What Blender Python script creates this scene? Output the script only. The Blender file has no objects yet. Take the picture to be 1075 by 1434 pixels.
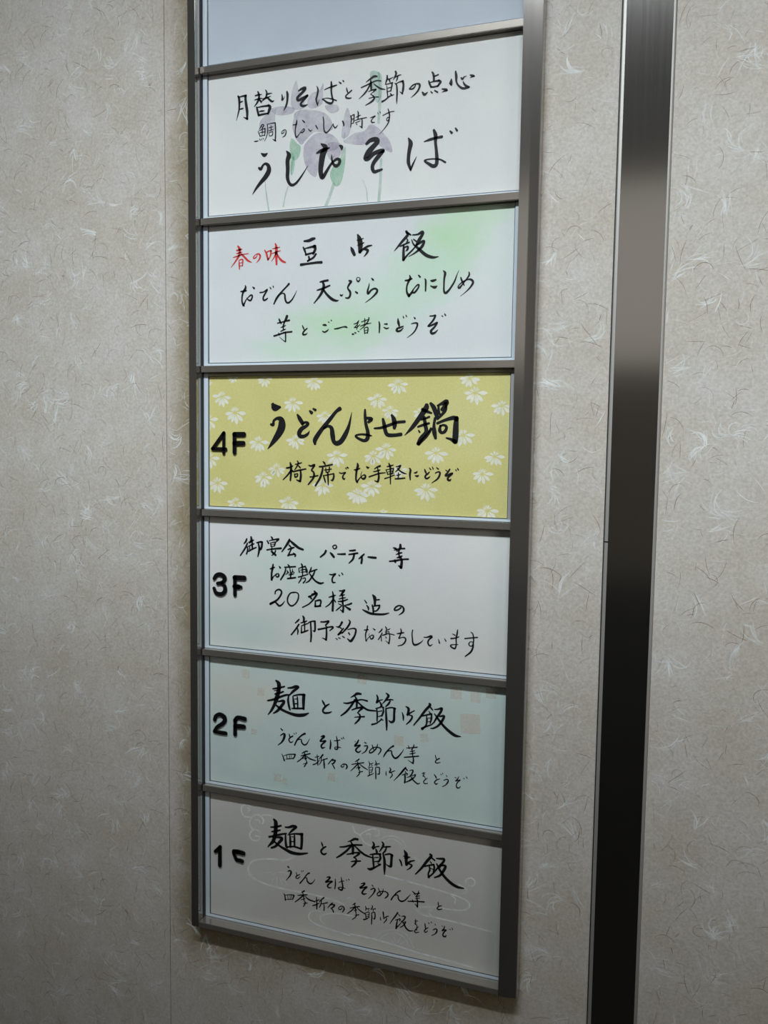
import bpy, bmesh, math, random
from mathutils import Matrix, Vector

S = bpy.context.scene
COL = S.collection
MM = 0.001
ZO = 1.95            # height of the sign's top edge above the floor (m)

def P(x, y, z):      # sign coordinates in mm (x right, y into the wall, z up) -> world m
    return (x * MM, y * MM, ZO + z * MM)

# ------------------------------------------------------------------ camera
cam_d = bpy.data.cameras.new('camera')
cam = bpy.data.objects.new('camera', cam_d)
COL.objects.link(cam)
R = ((0.944272530060296, -0.32678057, -0.03954554),
     (0.3288758923945223, 0.94164218, 0.07176798),
     (0.013785368157, -0.0807741, 0.99663710))
m = Matrix(((R[0][0], R[0][2], -R[0][1], 0.46876440),
            (R[1][0], R[1][2], -R[1][1], -0.77817410),
            (R[2][0], R[2][2], -R[2][1], ZO - 0.52096690),
            (0, 0, 0, 1)))
cam.matrix_world = m
cam_d.sensor_fit = 'HORIZONTAL'
cam_d.sensor_width = 36.0
cam_d.lens = 1184.14 / 1075 * 36.0
cam_d.clip_start = 0.02
S.camera = cam

# ------------------------------------------------------------------ world, lights, exposure
S.view_settings.view_transform = 'Standard'
S.view_settings.look = 'None'
S.view_settings.gamma = 1.0
S.view_settings.use_curve_mapping = False
S.view_settings.exposure = 0.0
W = bpy.data.worlds.new('world')
S.world = W
W.use_nodes = True
W.node_tree.nodes['Background'].inputs[0].default_value = (0.80, 0.84, 0.95, 1)
W.node_tree.nodes['Background'].inputs[1].default_value = 0.15

def look(o, tgt):
    o.rotation_euler = (Vector(tgt) - o.location).to_track_quat('-Z', 'Y').to_euler()

def spot(name, loc, tgt, power, col, size, blend, rad):
    d = bpy.data.lights.new(name, 'SPOT')
    d.energy = power; d.color = col; d.spot_size = math.radians(size)
    d.spot_blend = blend; d.shadow_soft_size = rad
    o = bpy.data.objects.new(name, d); COL.objects.link(o)
    o.location = loc; look(o, tgt)
    return o

def area(name, loc, tgt, power, col, sx, sy):
    d = bpy.data.lights.new(name, 'AREA')
    d.energy = power; d.color = col; d.shape = 'RECTANGLE'; d.size = sx; d.size_y = sy
    o = bpy.data.objects.new(name, d); COL.objects.link(o)
    o.location = loc; look(o, tgt)
    return o

# ceiling downlight in front of the sign, added rear glow for the steel to reflect, added warm side fill
area('wall_washer_tube', (0.27, -0.95, 2.50), (0.27, 0.0, 1.36), 33.0, (0.90, 0.955, 0.99), 0.95, 0.11)
area('warm_side_fill', (2.2, -1.6, 2.0), (0.3, 0.0, 1.7), 9.0, (1.0, 0.92, 0.80), 0.9, 1.0)
area('rear_reflection_glow', (0.30, -2.68, 2.10), (0.30, 0.0, 2.10), 1.45, (1.0, 0.96, 0.90), 1.3, 0.70)

# ------------------------------------------------------------------ materials
def lin(r, g, b):
    f = lambda c: c / 12.92 if c <= 0.04045 else ((c + 0.055) / 1.055) ** 2.4
    return (f(r / 255), f(g / 255), f(b / 255), 1)

def mat(name, col, rough=0.6, metal=0.0, spec=0.5):
    mt = bpy.data.materials.new(name); mt.use_nodes = True
    b = mt.node_tree.nodes['Principled BSDF']
    b.inputs['Base Color'].default_value = col
    b.inputs['Roughness'].default_value = rough
    b.inputs['Metallic'].default_value = metal
    b.inputs['Specular IOR Level'].default_value = spec
    return mt

def N(mt, t, **kw):
    n = mt.node_tree.nodes.new(t)
    for k, v in kw.items(): setattr(n, k, v)
    return n

def L(mt, a, b): mt.node_tree.links.new(a, b)

def bsdf(mt): return mt.node_tree.nodes['Principled BSDF']

def coords(mt, scale=(1, 1, 1)):
    tc = N(mt, 'ShaderNodeTexCoord'); mp = N(mt, 'ShaderNodeMapping')
    mp.inputs['Scale'].default_value = scale
    L(mt, tc.outputs['Object'], mp.inputs['Vector'])
    return mp.outputs['Vector']

def noise(mt, vec, scale, detail=3.0, rough=0.5):
    n = N(mt, 'ShaderNodeTexNoise')
    n.inputs['Scale'].default_value = scale; n.inputs['Detail'].default_value = detail
    n.inputs['Roughness'].default_value = rough
    L(mt, vec, n.inputs['Vector'])
    return n.outputs['Fac']

def ramp(mt, fac, stops):
    r = N(mt, 'ShaderNodeValToRGB')
    e = r.color_ramp.elements
    e[0].position, e[0].color = stops[0]
    e[1].position, e[1].color = stops[1]
    for p, c in stops[2:]:
        q = e.new(p); q.color = c
    L(mt, fac, r.inputs['Fac'])
    return r.outputs['Color']

def mixc(mt, fac, a, b, mode='MIX'):
    n = N(mt, 'ShaderNodeMix', data_type='RGBA', blend_type=mode)
    if isinstance(fac, float): n.inputs[0].default_value = fac
    else: L(mt, fac, n.inputs[0])
    for s, v in ((6, a), (7, b)):
        if isinstance(v, tuple): n.inputs[s].default_value = v
        else: L(mt, v, n.inputs[s])
    return n.outputs[2]

def bump(mt, h, strength, dist):
    b = N(mt, 'ShaderNodeBump')
    b.inputs['Strength'].default_value = strength; b.inputs['Distance'].default_value = dist
    L(mt, h, b.inputs['Height'])
    L(mt, b.outputs['Normal'], bsdf(mt).inputs['Normal'])

# wallpaper: beige washi with soft mottling and fine emboss
def make_wallpaper(frame_shade=False):
    mt = mat('washi_wallpaper', lin(186, 176, 164), 0.62, 0, 0.35)
    v = coords(mt)
    a = noise(mt, v, 14, 4, 0.55)
    c1 = ramp(mt, a, [(0.32, lin(184, 179, 168)), (0.66, lin(194, 191, 187))])
    f = noise(mt, v, 420, 3, 0.6)
    c2 = ramp(mt, f, [(0.3, (0.76, 0.755, 0.74, 1)), (0.7, (1, 1, 1, 1))])
    c3 = mixc(mt, 1.0, c1, c2, 'MULTIPLY')
    if frame_shade:          # warm shade of the sign frame painted into the paper, beside and below
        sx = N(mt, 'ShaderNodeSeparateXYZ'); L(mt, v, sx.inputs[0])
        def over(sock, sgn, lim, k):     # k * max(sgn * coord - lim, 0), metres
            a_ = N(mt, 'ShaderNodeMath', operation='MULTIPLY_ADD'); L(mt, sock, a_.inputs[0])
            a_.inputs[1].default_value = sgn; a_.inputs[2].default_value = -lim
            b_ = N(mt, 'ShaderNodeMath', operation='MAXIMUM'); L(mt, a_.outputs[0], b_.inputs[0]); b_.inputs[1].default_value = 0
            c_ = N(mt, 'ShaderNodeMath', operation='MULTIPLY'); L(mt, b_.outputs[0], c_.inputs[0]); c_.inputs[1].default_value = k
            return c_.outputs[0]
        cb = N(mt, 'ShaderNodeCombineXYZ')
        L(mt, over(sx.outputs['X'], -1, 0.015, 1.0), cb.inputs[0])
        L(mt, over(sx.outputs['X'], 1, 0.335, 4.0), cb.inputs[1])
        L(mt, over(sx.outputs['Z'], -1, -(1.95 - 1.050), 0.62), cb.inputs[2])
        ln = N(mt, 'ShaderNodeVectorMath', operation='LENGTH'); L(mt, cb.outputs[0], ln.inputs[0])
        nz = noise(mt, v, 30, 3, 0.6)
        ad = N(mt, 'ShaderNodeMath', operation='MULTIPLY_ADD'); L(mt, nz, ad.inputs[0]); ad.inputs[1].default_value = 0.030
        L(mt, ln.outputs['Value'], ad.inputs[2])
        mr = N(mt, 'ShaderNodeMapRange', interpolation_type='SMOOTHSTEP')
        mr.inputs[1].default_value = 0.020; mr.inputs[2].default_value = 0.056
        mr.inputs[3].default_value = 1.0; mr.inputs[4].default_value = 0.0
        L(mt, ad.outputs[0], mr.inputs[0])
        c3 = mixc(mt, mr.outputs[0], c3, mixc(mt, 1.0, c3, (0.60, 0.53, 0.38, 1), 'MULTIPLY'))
    L(mt, c3, bsdf(mt).inputs['Base Color'])
    g = noise(mt, v, 260, 4, 0.6)
    bump(mt, g, 0.35, 0.0006)
    return mt
M_WALL = make_wallpaper()
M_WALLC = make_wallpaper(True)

def fibre_mat(name, col, alpha):
    mt = mat(name, col, 0.55, 0, 0.4)
    tr = N(mt, 'ShaderNodeBsdfTransparent'); mx = N(mt, 'ShaderNodeMixShader')
    v = coords(mt)
    nf = noise(mt, v, 60, 2, 0.5)
    mr = N(mt, 'ShaderNodeMapRange')
    mr.inputs[1].default_value = 0.3; mr.inputs[2].default_value = 0.7
    mr.inputs[3].default_value = alpha * 0.45; mr.inputs[4].default_value = min(1, alpha * 1.35)
    L(mt, nf, mr.inputs[0])
    L(mt, mr.outputs[0], mx.inputs[0]); L(mt, tr.outputs[0], mx.inputs[1]); L(mt, bsdf(mt).outputs[0], mx.inputs[2])
    L(mt, mx.outputs[0], mt.node_tree.nodes['Material Output'].inputs['Surface'])
    return mt
M_FW = fibre_mat('white_fibre', lin(234, 238, 236), 0.60)
M_FB = fibre_mat('brown_fibre', lin(112, 94, 66), 0.85)
M_FP = fibre_mat('pale_fibre', lin(230, 235, 234), 0.50)
M_FD = fibre_mat('dark_fibre', lin(98, 90, 80), 0.5)

# brushed stainless steel
def make_steel(name, col, rough, vertical=True, metal=1.0):
    mt = mat(name, col, rough, metal)
    sc = (900, 900, 6) if vertical else (6, 900, 900)
    v = coords(mt, sc)
    h = noise(mt, v, 1.0, 2, 0.5)
    r = N(mt, 'ShaderNodeMapRange')
    r.inputs[3].default_value = rough - 0.01; r.inputs[4].default_value = rough + 0.012
    L(mt, h, r.inputs[0]); L(mt, r.outputs[0], bsdf(mt).inputs['Roughness'])
    bump(mt, h, 0.006, 0.0002)
    return mt
M_STEEL = make_steel('brushed_steel', (0.36, 0.35, 0.33, 1), 0.12, True, 0.975)
M_FRAME = make_steel('satin_frame_steel', (0.37, 0.355, 0.33, 1), 0.14, True, 0.90)
M_BAR = make_steel('satin_bar_steel', (0.44, 0.41, 0.365, 1), 0.17, False, 0.80)
M_SATIN = make_steel('satin_edge_steel', (0.40, 0.40, 0.38, 1), 0.5, True, 0.6)
M_GAP = mat('dark_gap', (0.012, 0.013, 0.018, 1), 0.6)
M_JOINT = mat('dark_joint', (0.12, 0.105, 0.09, 1), 0.8)
M_EDGE = mat('pale_acrylic_edge', lin(184, 197, 207), 0.30)
M_GREYEDGE = mat('grey_backing_edge', lin(150, 150, 150), 0.35)
M_BACK = mat('backing_board', lin(70, 80, 86), 0.5)
M_INK = mat('black_ink', (0.006, 0.006, 0.008, 1), 0.55, 0, 0.3)
M_RED = mat('red_ink', lin(196, 58, 58), 0.6, 0, 0.3)
M_LETTER = mat('black_acrylic_letter', (0.004, 0.004, 0.005, 1), 0.35, 0, 0.4)

def make_cover():
    mt = bpy.data.materials.new('clear_acrylic'); mt.use_nodes = True
    nt = mt.node_tree; nt.nodes.remove(bsdf(mt))
    tr = N(mt, 'ShaderNodeBsdfTransparent'); tr.inputs[0].default_value = (0.985, 0.992, 0.992, 1)
    gl = N(mt, 'ShaderNodeBsdfGlossy'); gl.inputs['Roughness'].default_value = 0.12
    fr = N(mt, 'ShaderNodeFresnel'); fr.inputs[0].default_value = 1.35
    mx = N(mt, 'ShaderNodeMixShader')
    ge = N(mt, 'ShaderNodeNewGeometry')
    iv = N(mt, 'ShaderNodeMath', operation='SUBTRACT'); iv.inputs[0].default_value = 1.0
    L(mt, ge.outputs['Backfacing'], iv.inputs[1])
    ml = N(mt, 'ShaderNodeMath', operation='MULTIPLY')      # surface reflection on the outer faces only
    L(mt, fr.outputs[0], ml.inputs[0]); L(mt, iv.outputs[0], ml.inputs[1])
    L(mt, ml.outputs[0], mx.inputs[0]); L(mt, tr.outputs[0], mx.inputs[1]); L(mt, gl.outputs[0], mx.inputs[2])
    L(mt, mx.outputs[0], nt.nodes['Material Output'].inputs['Surface'])
    return mt
M_COVER = make_cover()

def print_mat(name, col, alpha, vary=0.0):
    mt = mat(name, col, 0.75, 0, 0.2)
    tr = N(mt, 'ShaderNodeBsdfTransparent'); mx = N(mt, 'ShaderNodeMixShader')
    if vary:
        v = coords(mt); nf = noise(mt, v, 90, 3, 0.6)
        mr = N(mt, 'ShaderNodeMapRange')
        mr.inputs[1].default_value = 0.3; mr.inputs[2].default_value = 0.7
        mr.inputs[3].default_value = alpha - vary; mr.inputs[4].default_value = min(1, alpha + vary)
        L(mt, nf, mr.inputs[0]); L(mt, mr.outputs[0], mx.inputs[0])
    else: mx.inputs[0].default_value = alpha
    L(mt, tr.outputs[0], mx.inputs[1]); L(mt, bsdf(mt).outputs[0], mx.inputs[2])
    L(mt, mx.outputs[0], mt.node_tree.nodes['Material Output'].inputs['Surface'])
    return mt
M_IRIS = print_mat('lavender_print', lin(172, 163, 186), 0.34, 0.14)
M_LEAF = print_mat('green_print', lin(140, 196, 164), 0.42, 0.15)
M_LEAFP = print_mat('pale_green_print', lin(150, 192, 172), 0.32, 0.12)
M_CLOUD = print_mat('white_line_print', lin(240, 243, 243), 0.66, 0.14)
M_PETAL = print_mat('white_petal_print', lin(240, 240, 230), 0.72, 0.08)
M_SQUARE = print_mat('pink_square_print', lin(228, 216, 206), 0.36, 0.14)

def paper_mat(name, base, dark, blobs, weave=0.05):
    """paper: base colour with large soft blotches (blobs = x, z, rx, rz, strength, colour in sign mm) and fine grain"""
    mt = mat(name, base, 0.8, 0, 0.2)
    tc = N(mt, 'ShaderNodeTexCoord')
    v = tc.outputs['Object']
    big = noise(mt, v, 16, 3, 0.5)
    col = ramp(mt, big, [(0.35, dark), (0.65, base)])
    for (x, z, rx, rz, st, c) in blobs:
        mp = N(mt, 'ShaderNodeMapping')
        mp.inputs['Location'].default_value = (-x / rx, 0, -(z + 1950) / rz)
        mp.inputs['Scale'].default_value = (1000.0 / rx, 0, 1000.0 / rz)
        L(mt, v, mp.inputs['Vector'])
        wn = N(mt, 'ShaderNodeTexNoise'); wn.inputs['Scale'].default_value = 1.6
        L(mt, mp.outputs[0], wn.inputs['Vector'])
        ln = N(mt, 'ShaderNodeVectorMath', operation='LENGTH'); L(mt, mp.outputs[0], ln.inputs[0])
        ad = N(mt, 'ShaderNodeMath', operation='ADD'); L(mt, ln.outputs['Value'], ad.inputs[0]); L(mt, wn.outputs['Fac'], ad.inputs[1])
        mr = N(mt, 'ShaderNodeMapRange', interpolation_type='SMOOTHSTEP')
        mr.inputs[1].default_value = 0.55; mr.inputs[2].default_value = 1.5
        mr.inputs[3].default_value = st; mr.inputs[4].default_value = 0.0
        L(mt, ad.outputs[0], mr.inputs[0])
        col = mixc(mt, mr.outputs[0], col, c)
    g = noise(mt, v, 700, 2, 0.6)
    gc = ramp(mt, g, [(0.3, (1 - weave, 1 - weave, 1 - weave, 1)), (0.7, (1, 1, 1, 1))])
    L(mt, mixc(mt, 1.0, col, gc, 'MULTIPLY'), bsdf(mt).inputs['Base Color'])
    bump(mt, g, 0.12, 0.0002)
    return mt

# ------------------------------------------------------------------ mesh helpers
def link(name, verts, faces, mt, parent=None, smooth=False):
    me = bpy.data.meshes.new(name)
    me.from_pydata(verts, [], faces); me.update()
    o = bpy.data.objects.new(name, me); COL.objects.link(o)
    mts = mt if isinstance(mt, (list, tuple)) else [mt]
    for q in mts: me.materials.append(q)
    if smooth:
        for p_ in me.polygons: p_.use_smooth = True
    if parent: o.parent = parent
    return o

def empty(name, label=None, cat=None, group=None, kind=None):
    o = bpy.data.objects.new(name, None); COL.objects.link(o)
    o.empty_display_size = 0.05
    tag(o, label, cat, group, kind)
    return o

def tag(o, label=None, cat=None, group=None, kind=None):
    if label: o['label'] = label
    if cat: o['category'] = cat
    if group: o['group'] = group
    if kind: o['kind'] = kind
    return o

def box(name, x0, x1, y0, y1, z0, z1, mt, parent=None, bevel=0.0):
    bm = bmesh.new()
    v = [bm.verts.new(P(x, y, z)) for x in (x0, x1) for y in (y0, y1) for z in (z0, z1)]
    for f in ((0, 1, 3, 2), (4, 6, 7, 5), (0, 4, 5, 1), (2, 3, 7, 6), (0, 2, 6, 4), (1, 5, 7, 3)):
        bm.faces.new([v[i] for i in f])
    if bevel:
        bmesh.ops.bevel(bm, geom=bm.edges[:], offset=bevel * MM, segments=2, affect='EDGES', clamp_overlap=True)
    bmesh.ops.recalc_face_normals(bm, faces=bm.faces[:])
    me = bpy.data.meshes.new(name); bm.to_mesh(me); bm.free()
    o = bpy.data.objects.new(name, me); COL.objects.link(o)
    me.materials.append(mt)
    if parent: o.parent = parent
    return o

def prism_z(name, prof, z0, z1, mt, parent=None, bevel=0.0):
    """closed profile of (x, y) mm extruded along z"""
    bm = bmesh.new()
    a = [bm.verts.new(P(x, y, z0)) for x, y in prof]
    b = [bm.verts.new(P(x, y, z1)) for x, y in prof]
    n = len(prof)
    bm.faces.new(a); bm.faces.new(b[::-1])
    for i in range(n): bm.faces.new((a[i], b[i], b[(i + 1) % n], a[(i + 1) % n]))
    if bevel:
        bmesh.ops.bevel(bm, geom=bm.edges[:], offset=bevel * MM, segments=2, affect='EDGES', clamp_overlap=True)
    bmesh.ops.recalc_face_normals(bm, faces=bm.faces[:])
    me = bpy.data.meshes.new(name); bm.to_mesh(me); bm.free()
    o = bpy.data.objects.new(name, me); COL.objects.link(o)
    me.materials.append(mt)
    if parent: o.parent = parent
    return o

def catmull(pts, step=1.6):
    """(x, z, w) control points -> dense smooth samples"""
    if len(pts) == 2:
        a, b = pts
        n = 3
        return [tuple(a[k] + (b[k] - a[k]) * t / n for k in range(3)) for t in range(n + 1)]
    q = [tuple(2 * pts[0][k] - pts[1][k] for k in range(3))] + list(pts) + [tuple(2 * pts[-1][k] - pts[-2][k] for k in range(3))]
    out = []
    for i in range(1, len(q) - 2):
        p0, p1, p2, p3 = q[i - 1], q[i], q[i + 1], q[i + 2]
        d = math.hypot(p2[0] - p1[0], p2[1] - p1[1])
        n = max(2, min(7, int(d / step) + 2))
        for s in range(n):
            t = s / n
            out.append(tuple(0.5 * (2 * p1[k] + (p2[k] - p0[k]) * t + (2 * p0[k] - 5 * p1[k] + 4 * p2[k] - p3[k]) * t * t
                                    + (3 * p1[k] - p0[k] - 3 * p2[k] + p3[k]) * t ** 3) for k in range(3)))
    out.append(tuple(pts[-1]))
    return out

def outline(sm, cap=4, roundcap=True):
    """left and right sides of a variable-width stroke, with rounded ends -> closed outline split in rungs"""
    n = len(sm); Ls = []; Rs = []
    for i, (x, z, w) in enumerate(sm):
        a = sm[max(0, i - 1)]; b = sm[min(n - 1, i + 1)]
        dx, dz = b[0] - a[0], b[1] - a[1]
        l = math.hypot(dx, dz) or 1e-6
        nx, nz = -dz / l, dx / l
        h = max(w, 0.12) / 2
        Ls.append((x + nx * h, z + nz * h)); Rs.append((x - nx * h, z - nz * h))
    def capr(i, j):
        x, z, w = sm[i]; a = sm[j]
        dx, dz = x - a[0], z - a[1]
        l = math.hypot(dx, dz) or 1e-6
        dx /= l; dz /= l; h = max(w, 0.12) / 2
        rungs = []
        for k in range(1, cap + 1):
            t = k / (cap + 1) * math.pi / 2
            c, s_ = math.cos(t) * h, math.sin(t) * h
            rungs.append(((x + dx * s_ - dz * c, z + dz * s_ + dx * c), (x + dx * s_ + dz * c, z + dz * s_ - dx * c)))
        return rungs
    r0 = [(b, a) for a, b in capr(0, 1)][::-1]
    r1 = capr(n - 1, n - 2)
    rungs = r0 + list(zip(Ls, Rs)) + r1
    return rungs

def parse(key): return parse_text(INK[key])

def parse_text(txt):
    res = []
    for ln in txt.replace('/', '').split('\n'):
        p_ = []
        for t in ln.split():
            a = [float(c) for c in t.split(',')]
            p_.append((a[0], -a[1], a[2]))
        if len(p_) > 1: res.append(p_)
    return res

def flat_strokes(name, strokes, y, mt, parent, wmul=1.0, cap=2):
    V, F = [], []
    for st in strokes:
        rg = outline(catmull([(a, b, c * wmul) for a, b, c in st]), cap)
        base = len(V)
        for l, r in rg:
            V.append(P(l[0], y, l[1])); V.append(P(r[0], y, r[1]))
        for i in range(len(rg) - 1):
            k = base + 2 * i
            F.append((k, k + 1, k + 3, k + 2))
    return link(name, V, F, mt, parent)

def raised_strokes(name, strokes, y0, y1, mt, parent, smooth_path=True):
    """thick letter: every stroke a capsule prism from y0 (front) to y1 (back)"""
    bm = bmesh.new()
    for st in strokes:
        sm = catmull(st, 1.0) if smooth_path and len(st) > 2 else None
        pieces = [sm] if sm else [catmull([st[i], st[i + 1]]) for i in range(len(st) - 1)]
        for pc in pieces:
            rg = outline(pc, 5)
            loop = [l for l, r in rg] + [r for l, r in rg[::-1]]
            fr = [bm.verts.new(P(x, y0 + 0.25, z)) for x, z in loop]
            bk = [bm.verts.new(P(x, y1, z)) for x, z in loop]
            cx = sum(x for x, z in loop) / len(loop); cz = sum(z for x, z in loop) / len(loop)
            n = len(loop); m_ = len(rg)
            for i in range(n): bm.faces.new((fr[i], fr[(i + 1) % n], bk[(i + 1) % n], bk[i]))
            # slightly inset front face built from rungs
            ins = []
            for l, r in rg:
                mx_, mz_ = (l[0] + r[0]) / 2, (l[1] + r[1]) / 2
                d = math.hypot(l[0] - mx_, l[1] - mz_) or 1e-6
                k = max(0.1, (d - 0.25) / d)
                ins.append((bm.verts.new(P(mx_ + (l[0] - mx_) * k, y0, mz_ + (l[1] - mz_) * k)),
                            bm.verts.new(P(mx_ + (r[0] - mx_) * k, y0, mz_ + (r[1] - mz_) * k))))
            for i in range(m_ - 1):
                bm.faces.new((ins[i][0], ins[i + 1][0], ins[i + 1][1], ins[i][1]))
                bm.faces.new((fr[i], fr[i + 1], ins[i + 1][0], ins[i][0]))
                a, b = n - 1 - i, n - 2 - i
                bm.faces.new((fr[a], ins[i][1], ins[i + 1][1], fr[b]))
            bm.faces.new((fr[0], ins[0][0], ins[0][1], fr[n - 1]))
            bm.faces.new((fr[m_ - 1], fr[m_], ins[m_ - 1][1], ins[m_ - 1][0]))
    bmesh.ops.recalc_face_normals(bm, faces=bm.faces[:])
    me = bpy.data.meshes.new(name); bm.to_mesh(me); bm.free()
    o = bpy.data.objects.new(name, me); COL.objects.link(o); me.materials.append(mt); o.parent = parent
    return o

# ------------------------------------------------------------------ hand-lettering and print data, sign mm (x, -z, width)
INK = {}
INK['P1A'] = '''34.5,173.9,1.3 35.6,175.8,2 36,180.9,1.7 35.7,187.1,1.3 34.5,191.6,1 32.7,197.5,0.25
35.1,175.2,0.84 39.2,174.5,1.2 43.5,174.4,1.7
43.2,174.5,2 43,177.9,2 43.9,184.1,2.2 44.9,190.5,2.2 44.8,197,1.5
45.1,197.1,1.8 42.8,196.1,1 40.8,195,0.34
36.5,180.2,0.84 38.7,179.7,1 40.1,179.4,0.5
36.5,186.8,0.84 39.2,186.6,1.2 40.8,186.3,0.5
/
54,175.7,0.99 57.5,175.3,1.2 61.1,175.3,0.5
53.4,179.8,0.83 57.6,179.2,1.2 61.5,178.9,0.5
56.9,172.2,1.2 58,175,1.7 58,178.8,1.7 56.2,182.5,1.5 53,186.1,0.66
58.4,180,1.2 60.2,181.8,1.5 60.8,183.4,0.66
66,175.9,0.99 68.6,175.6,1.2 72.8,175.3,0.33
61.6,179.9,0.66 66,179.4,1.2 71.1,178.2,0.49
65.5,171.6,0.82 66.7,174.1,1.3 66.4,177.1,1.3 64.7,179.6,1.2 60.7,182.4,0.5
66.7,178.3,0.99 69.5,181.1,1.5 72.6,183.4,1.5 75,182.9,0.33
55.5,187,1.2 56.4,190.2,1.7 57.8,195.1,1.7
56.1,187.4,0.83 62.5,186.9,1.2 68.7,187,1.6
68.7,186.7,1.8 70.4,188.5,2.3 69.4,191.6,2.3 68.3,194.6,1.5
58.7,191.4,0.83 61.6,191.4,1.2 64.1,191.4,0.66
57.6,195.1,1.5 62.5,194.6,1.5 68.7,194.3,1.2
/
83.4,178,0.65 83.9,181.1,1.3 83.7,183.2,1.5 85.5,182,0.65 86.2,180.2,0.33
88.9,176,1.3 89.5,178.7,1.9 89.3,184.7,1.6 88.1,189.2,1.5 85.5,193.5,0.49
/
101.5,176.7,0.97 104.1,175.5,1.8 107.7,174.5,2.1 108.7,175.5,2.2 106,178.4,2.1 101.7,181.6,1.9 100.2,183.7,2.1 101.1,185.7,1.6 104.3,184.8,2.1 108.6,183.2,1.9 111,182.3,1.9
111,182.4,1.6 107.8,185.5,1.6 105.1,187.7,1.6 103.9,189.8,1.8 106.1,191.6,1.8 109.1,191.4,1.4 111.2,190.7,0.48
/
121,174.6,0.48 122.3,178.1,1.4 121.5,183.3,1.4 120.5,186.9,1.4 121.9,192.7,0.96
121.9,192.7,0.64 123,189.4,0.48 123.7,187.6,0.24
129.1,178.8,0.48 133.7,177.6,0.95 138.7,176.7,1.3 142,176.1,0.79
136.2,172.3,1.1 136.5,176.1,1.7 136.4,181.3,1.4 137.3,186.6,1.4 138.2,190.4,1.4 136.4,192.5,1.7 132.2,191.2,1.4 128.3,188.2,0.79 126.6,187.5,0.48 132.1,187.1,0.63 138,188.9,0.95 141.8,190.5,0.95
144.3,173.4,0.63 146.2,174.9,1.3
148.2,172.4,0.63 149.1,173.5,1.1
/
152.2,179.6,0.47 152.7,182.1,1.1 153.7,184.7,0.94
157.5,182.9,1.1 154.2,185.2,0.94 151.7,187.2,1.1 152.1,189.1,1.3 155.5,190,1.1 157.3,189.7,0.63
/
183.2,173.1,1.2 180.1,172.8,1.7 176.5,174.7,1.3 172.4,176.9,0.52
167.4,181.5,0.91 172.5,180,1 177.9,178.2,1 183.2,177,0.9 187.3,177.8,0.89
177,176,1 177.4,180.3,1.7 177.6,184.6,1.3
177.2,177.8,1.4 174.5,183,1.2 170.5,187.7,1.2 165.1,191.8,0.32
179.9,179.3,0.51 183.3,182.2,1 187.4,184.9,1.2 191.7,186,0.51
174.9,186.1,0.52 178.6,185,1 182,185,1.2
182.3,185,1.3 180,186.7,0.77 177,188.8,0.51
177,188.8,0.51 179.4,190.3,0.9 180.8,192.9,1.4 178.1,195.7,1.4 172,198.4,0.52
175.5,192.4,0.64 179.4,191.8,0.64 185.1,192.1,0.77
/
193.5,173.5,0.89 193.6,176.2,1.4 192.6,179.1,1 191.9,181.3,0.64
193.6,177.1,0.76 196.6,176.9,0.89 199.9,175.8,0.38
195.6,177.3,1.1 196.5,179.9,0.89
201.8,170.9,1.3 202.5,173.1,1.5 201.2,175.9,1.1 199.6,178.4,0.38
201.9,176,0.89 205.2,174.9,0.88 207.5,174.6,0.5
204.2,175.7,0.88 203.6,178,1.1 202.6,180,0.51
192,181.5,0.64 195.3,181.3,0.76 199,180.8,0.89
193.3,182.8,0.51 193.7,187.1,0.89 194.3,192.7,0.89 194.2,193.9,0.64
198.6,180.7,1.1 198.3,184,1.1 197.4,188.2,0.89
193.7,185.3,0.51 196,185,0.76 197.7,184.9,0.38
194.1,188.4,0.51 196.1,188.1,0.76 197.5,188.1,0.38
188.9,196.9,1.5 192.2,195.5,1.1 196.2,192.9,1 200.5,191.9,0.51
197.1,190.6,0.89 198.1,191.9,1.1 198.8,192.6,0.64
201.3,181.7,0.63 203,183.4,1.1 203.7,189.5,1.3 203.5,196.8,1.1 203.5,200.9,0.25
202.6,182.1,0.76 205.9,181,0.88 209.2,180.6,1.4
209.2,180.6,1.6 209.9,184.2,1.5 209.5,189,1.6 208.7,192.5,0.63
209.1,192,1 207.1,190.5,0.63 206.2,189.5,0.25
/
221.7,184.5,0.75 221.4,186.8,0.88 219.2,188.7,1.1 215.9,188.6,1 216.5,187.7,0.88 219.1,185.6,1.1 222.3,184.7,1 225.3,185.2,1.4 226,187.4,1.5 224.1,191.3,1.3 220.9,194.3,0.88 217.5,196.7,0.25
/
237.8,176,1 239.2,178.5,1.6 239.7,183.5,1.6
240,180,1 243.8,179.1,1
234.7,183.6,1 235.5,186.2,1.3 237.1,189.3,1.3
235.5,185.2,0.74 239.7,184.6,1 244.3,184.5,1.6
244.3,184.1,1.3 246.2,185.8,1.6 244.4,188,1.5 243.2,189.7,0.89
237.1,189.3,1.2 240.6,189.5,1.2 244.4,188.8,1
228.6,193,1 230.8,195.4,1.9 233.7,193.6,0.6
236.8,193.4,0.74 238.2,194.7,1
240.6,192.9,0.89 243.3,194.7,1.2
247.5,192.3,0.74 250.6,193.1,1.6 252.5,194,1.5 249.1,194.8,0.74 247.6,195.3,0.3
/
256.5,184.5,0.73 256.2,187.3,2.2 256.6,190.2,1 254.7,187.9,0.74
260.3,178.3,1.2 261,182.6,1.9 261.3,187.6,1.3 263.5,191.4,1.3 267.3,194.1,1.6 271.1,194.1,1.5 273.7,193.7,1 270.3,192.2,1.6 267.9,189.1,0.88 267.8,187.7,0.44
265.6,184.5,1 267,185.8,1.5 268.6,184.1,0.87 270.8,183.7,0.36
274.2,183.2,0.87 276.2,183.9,1.5 278.2,184.7,1 275.3,185.1,0.73 274.2,185.8,0.29'''
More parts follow.
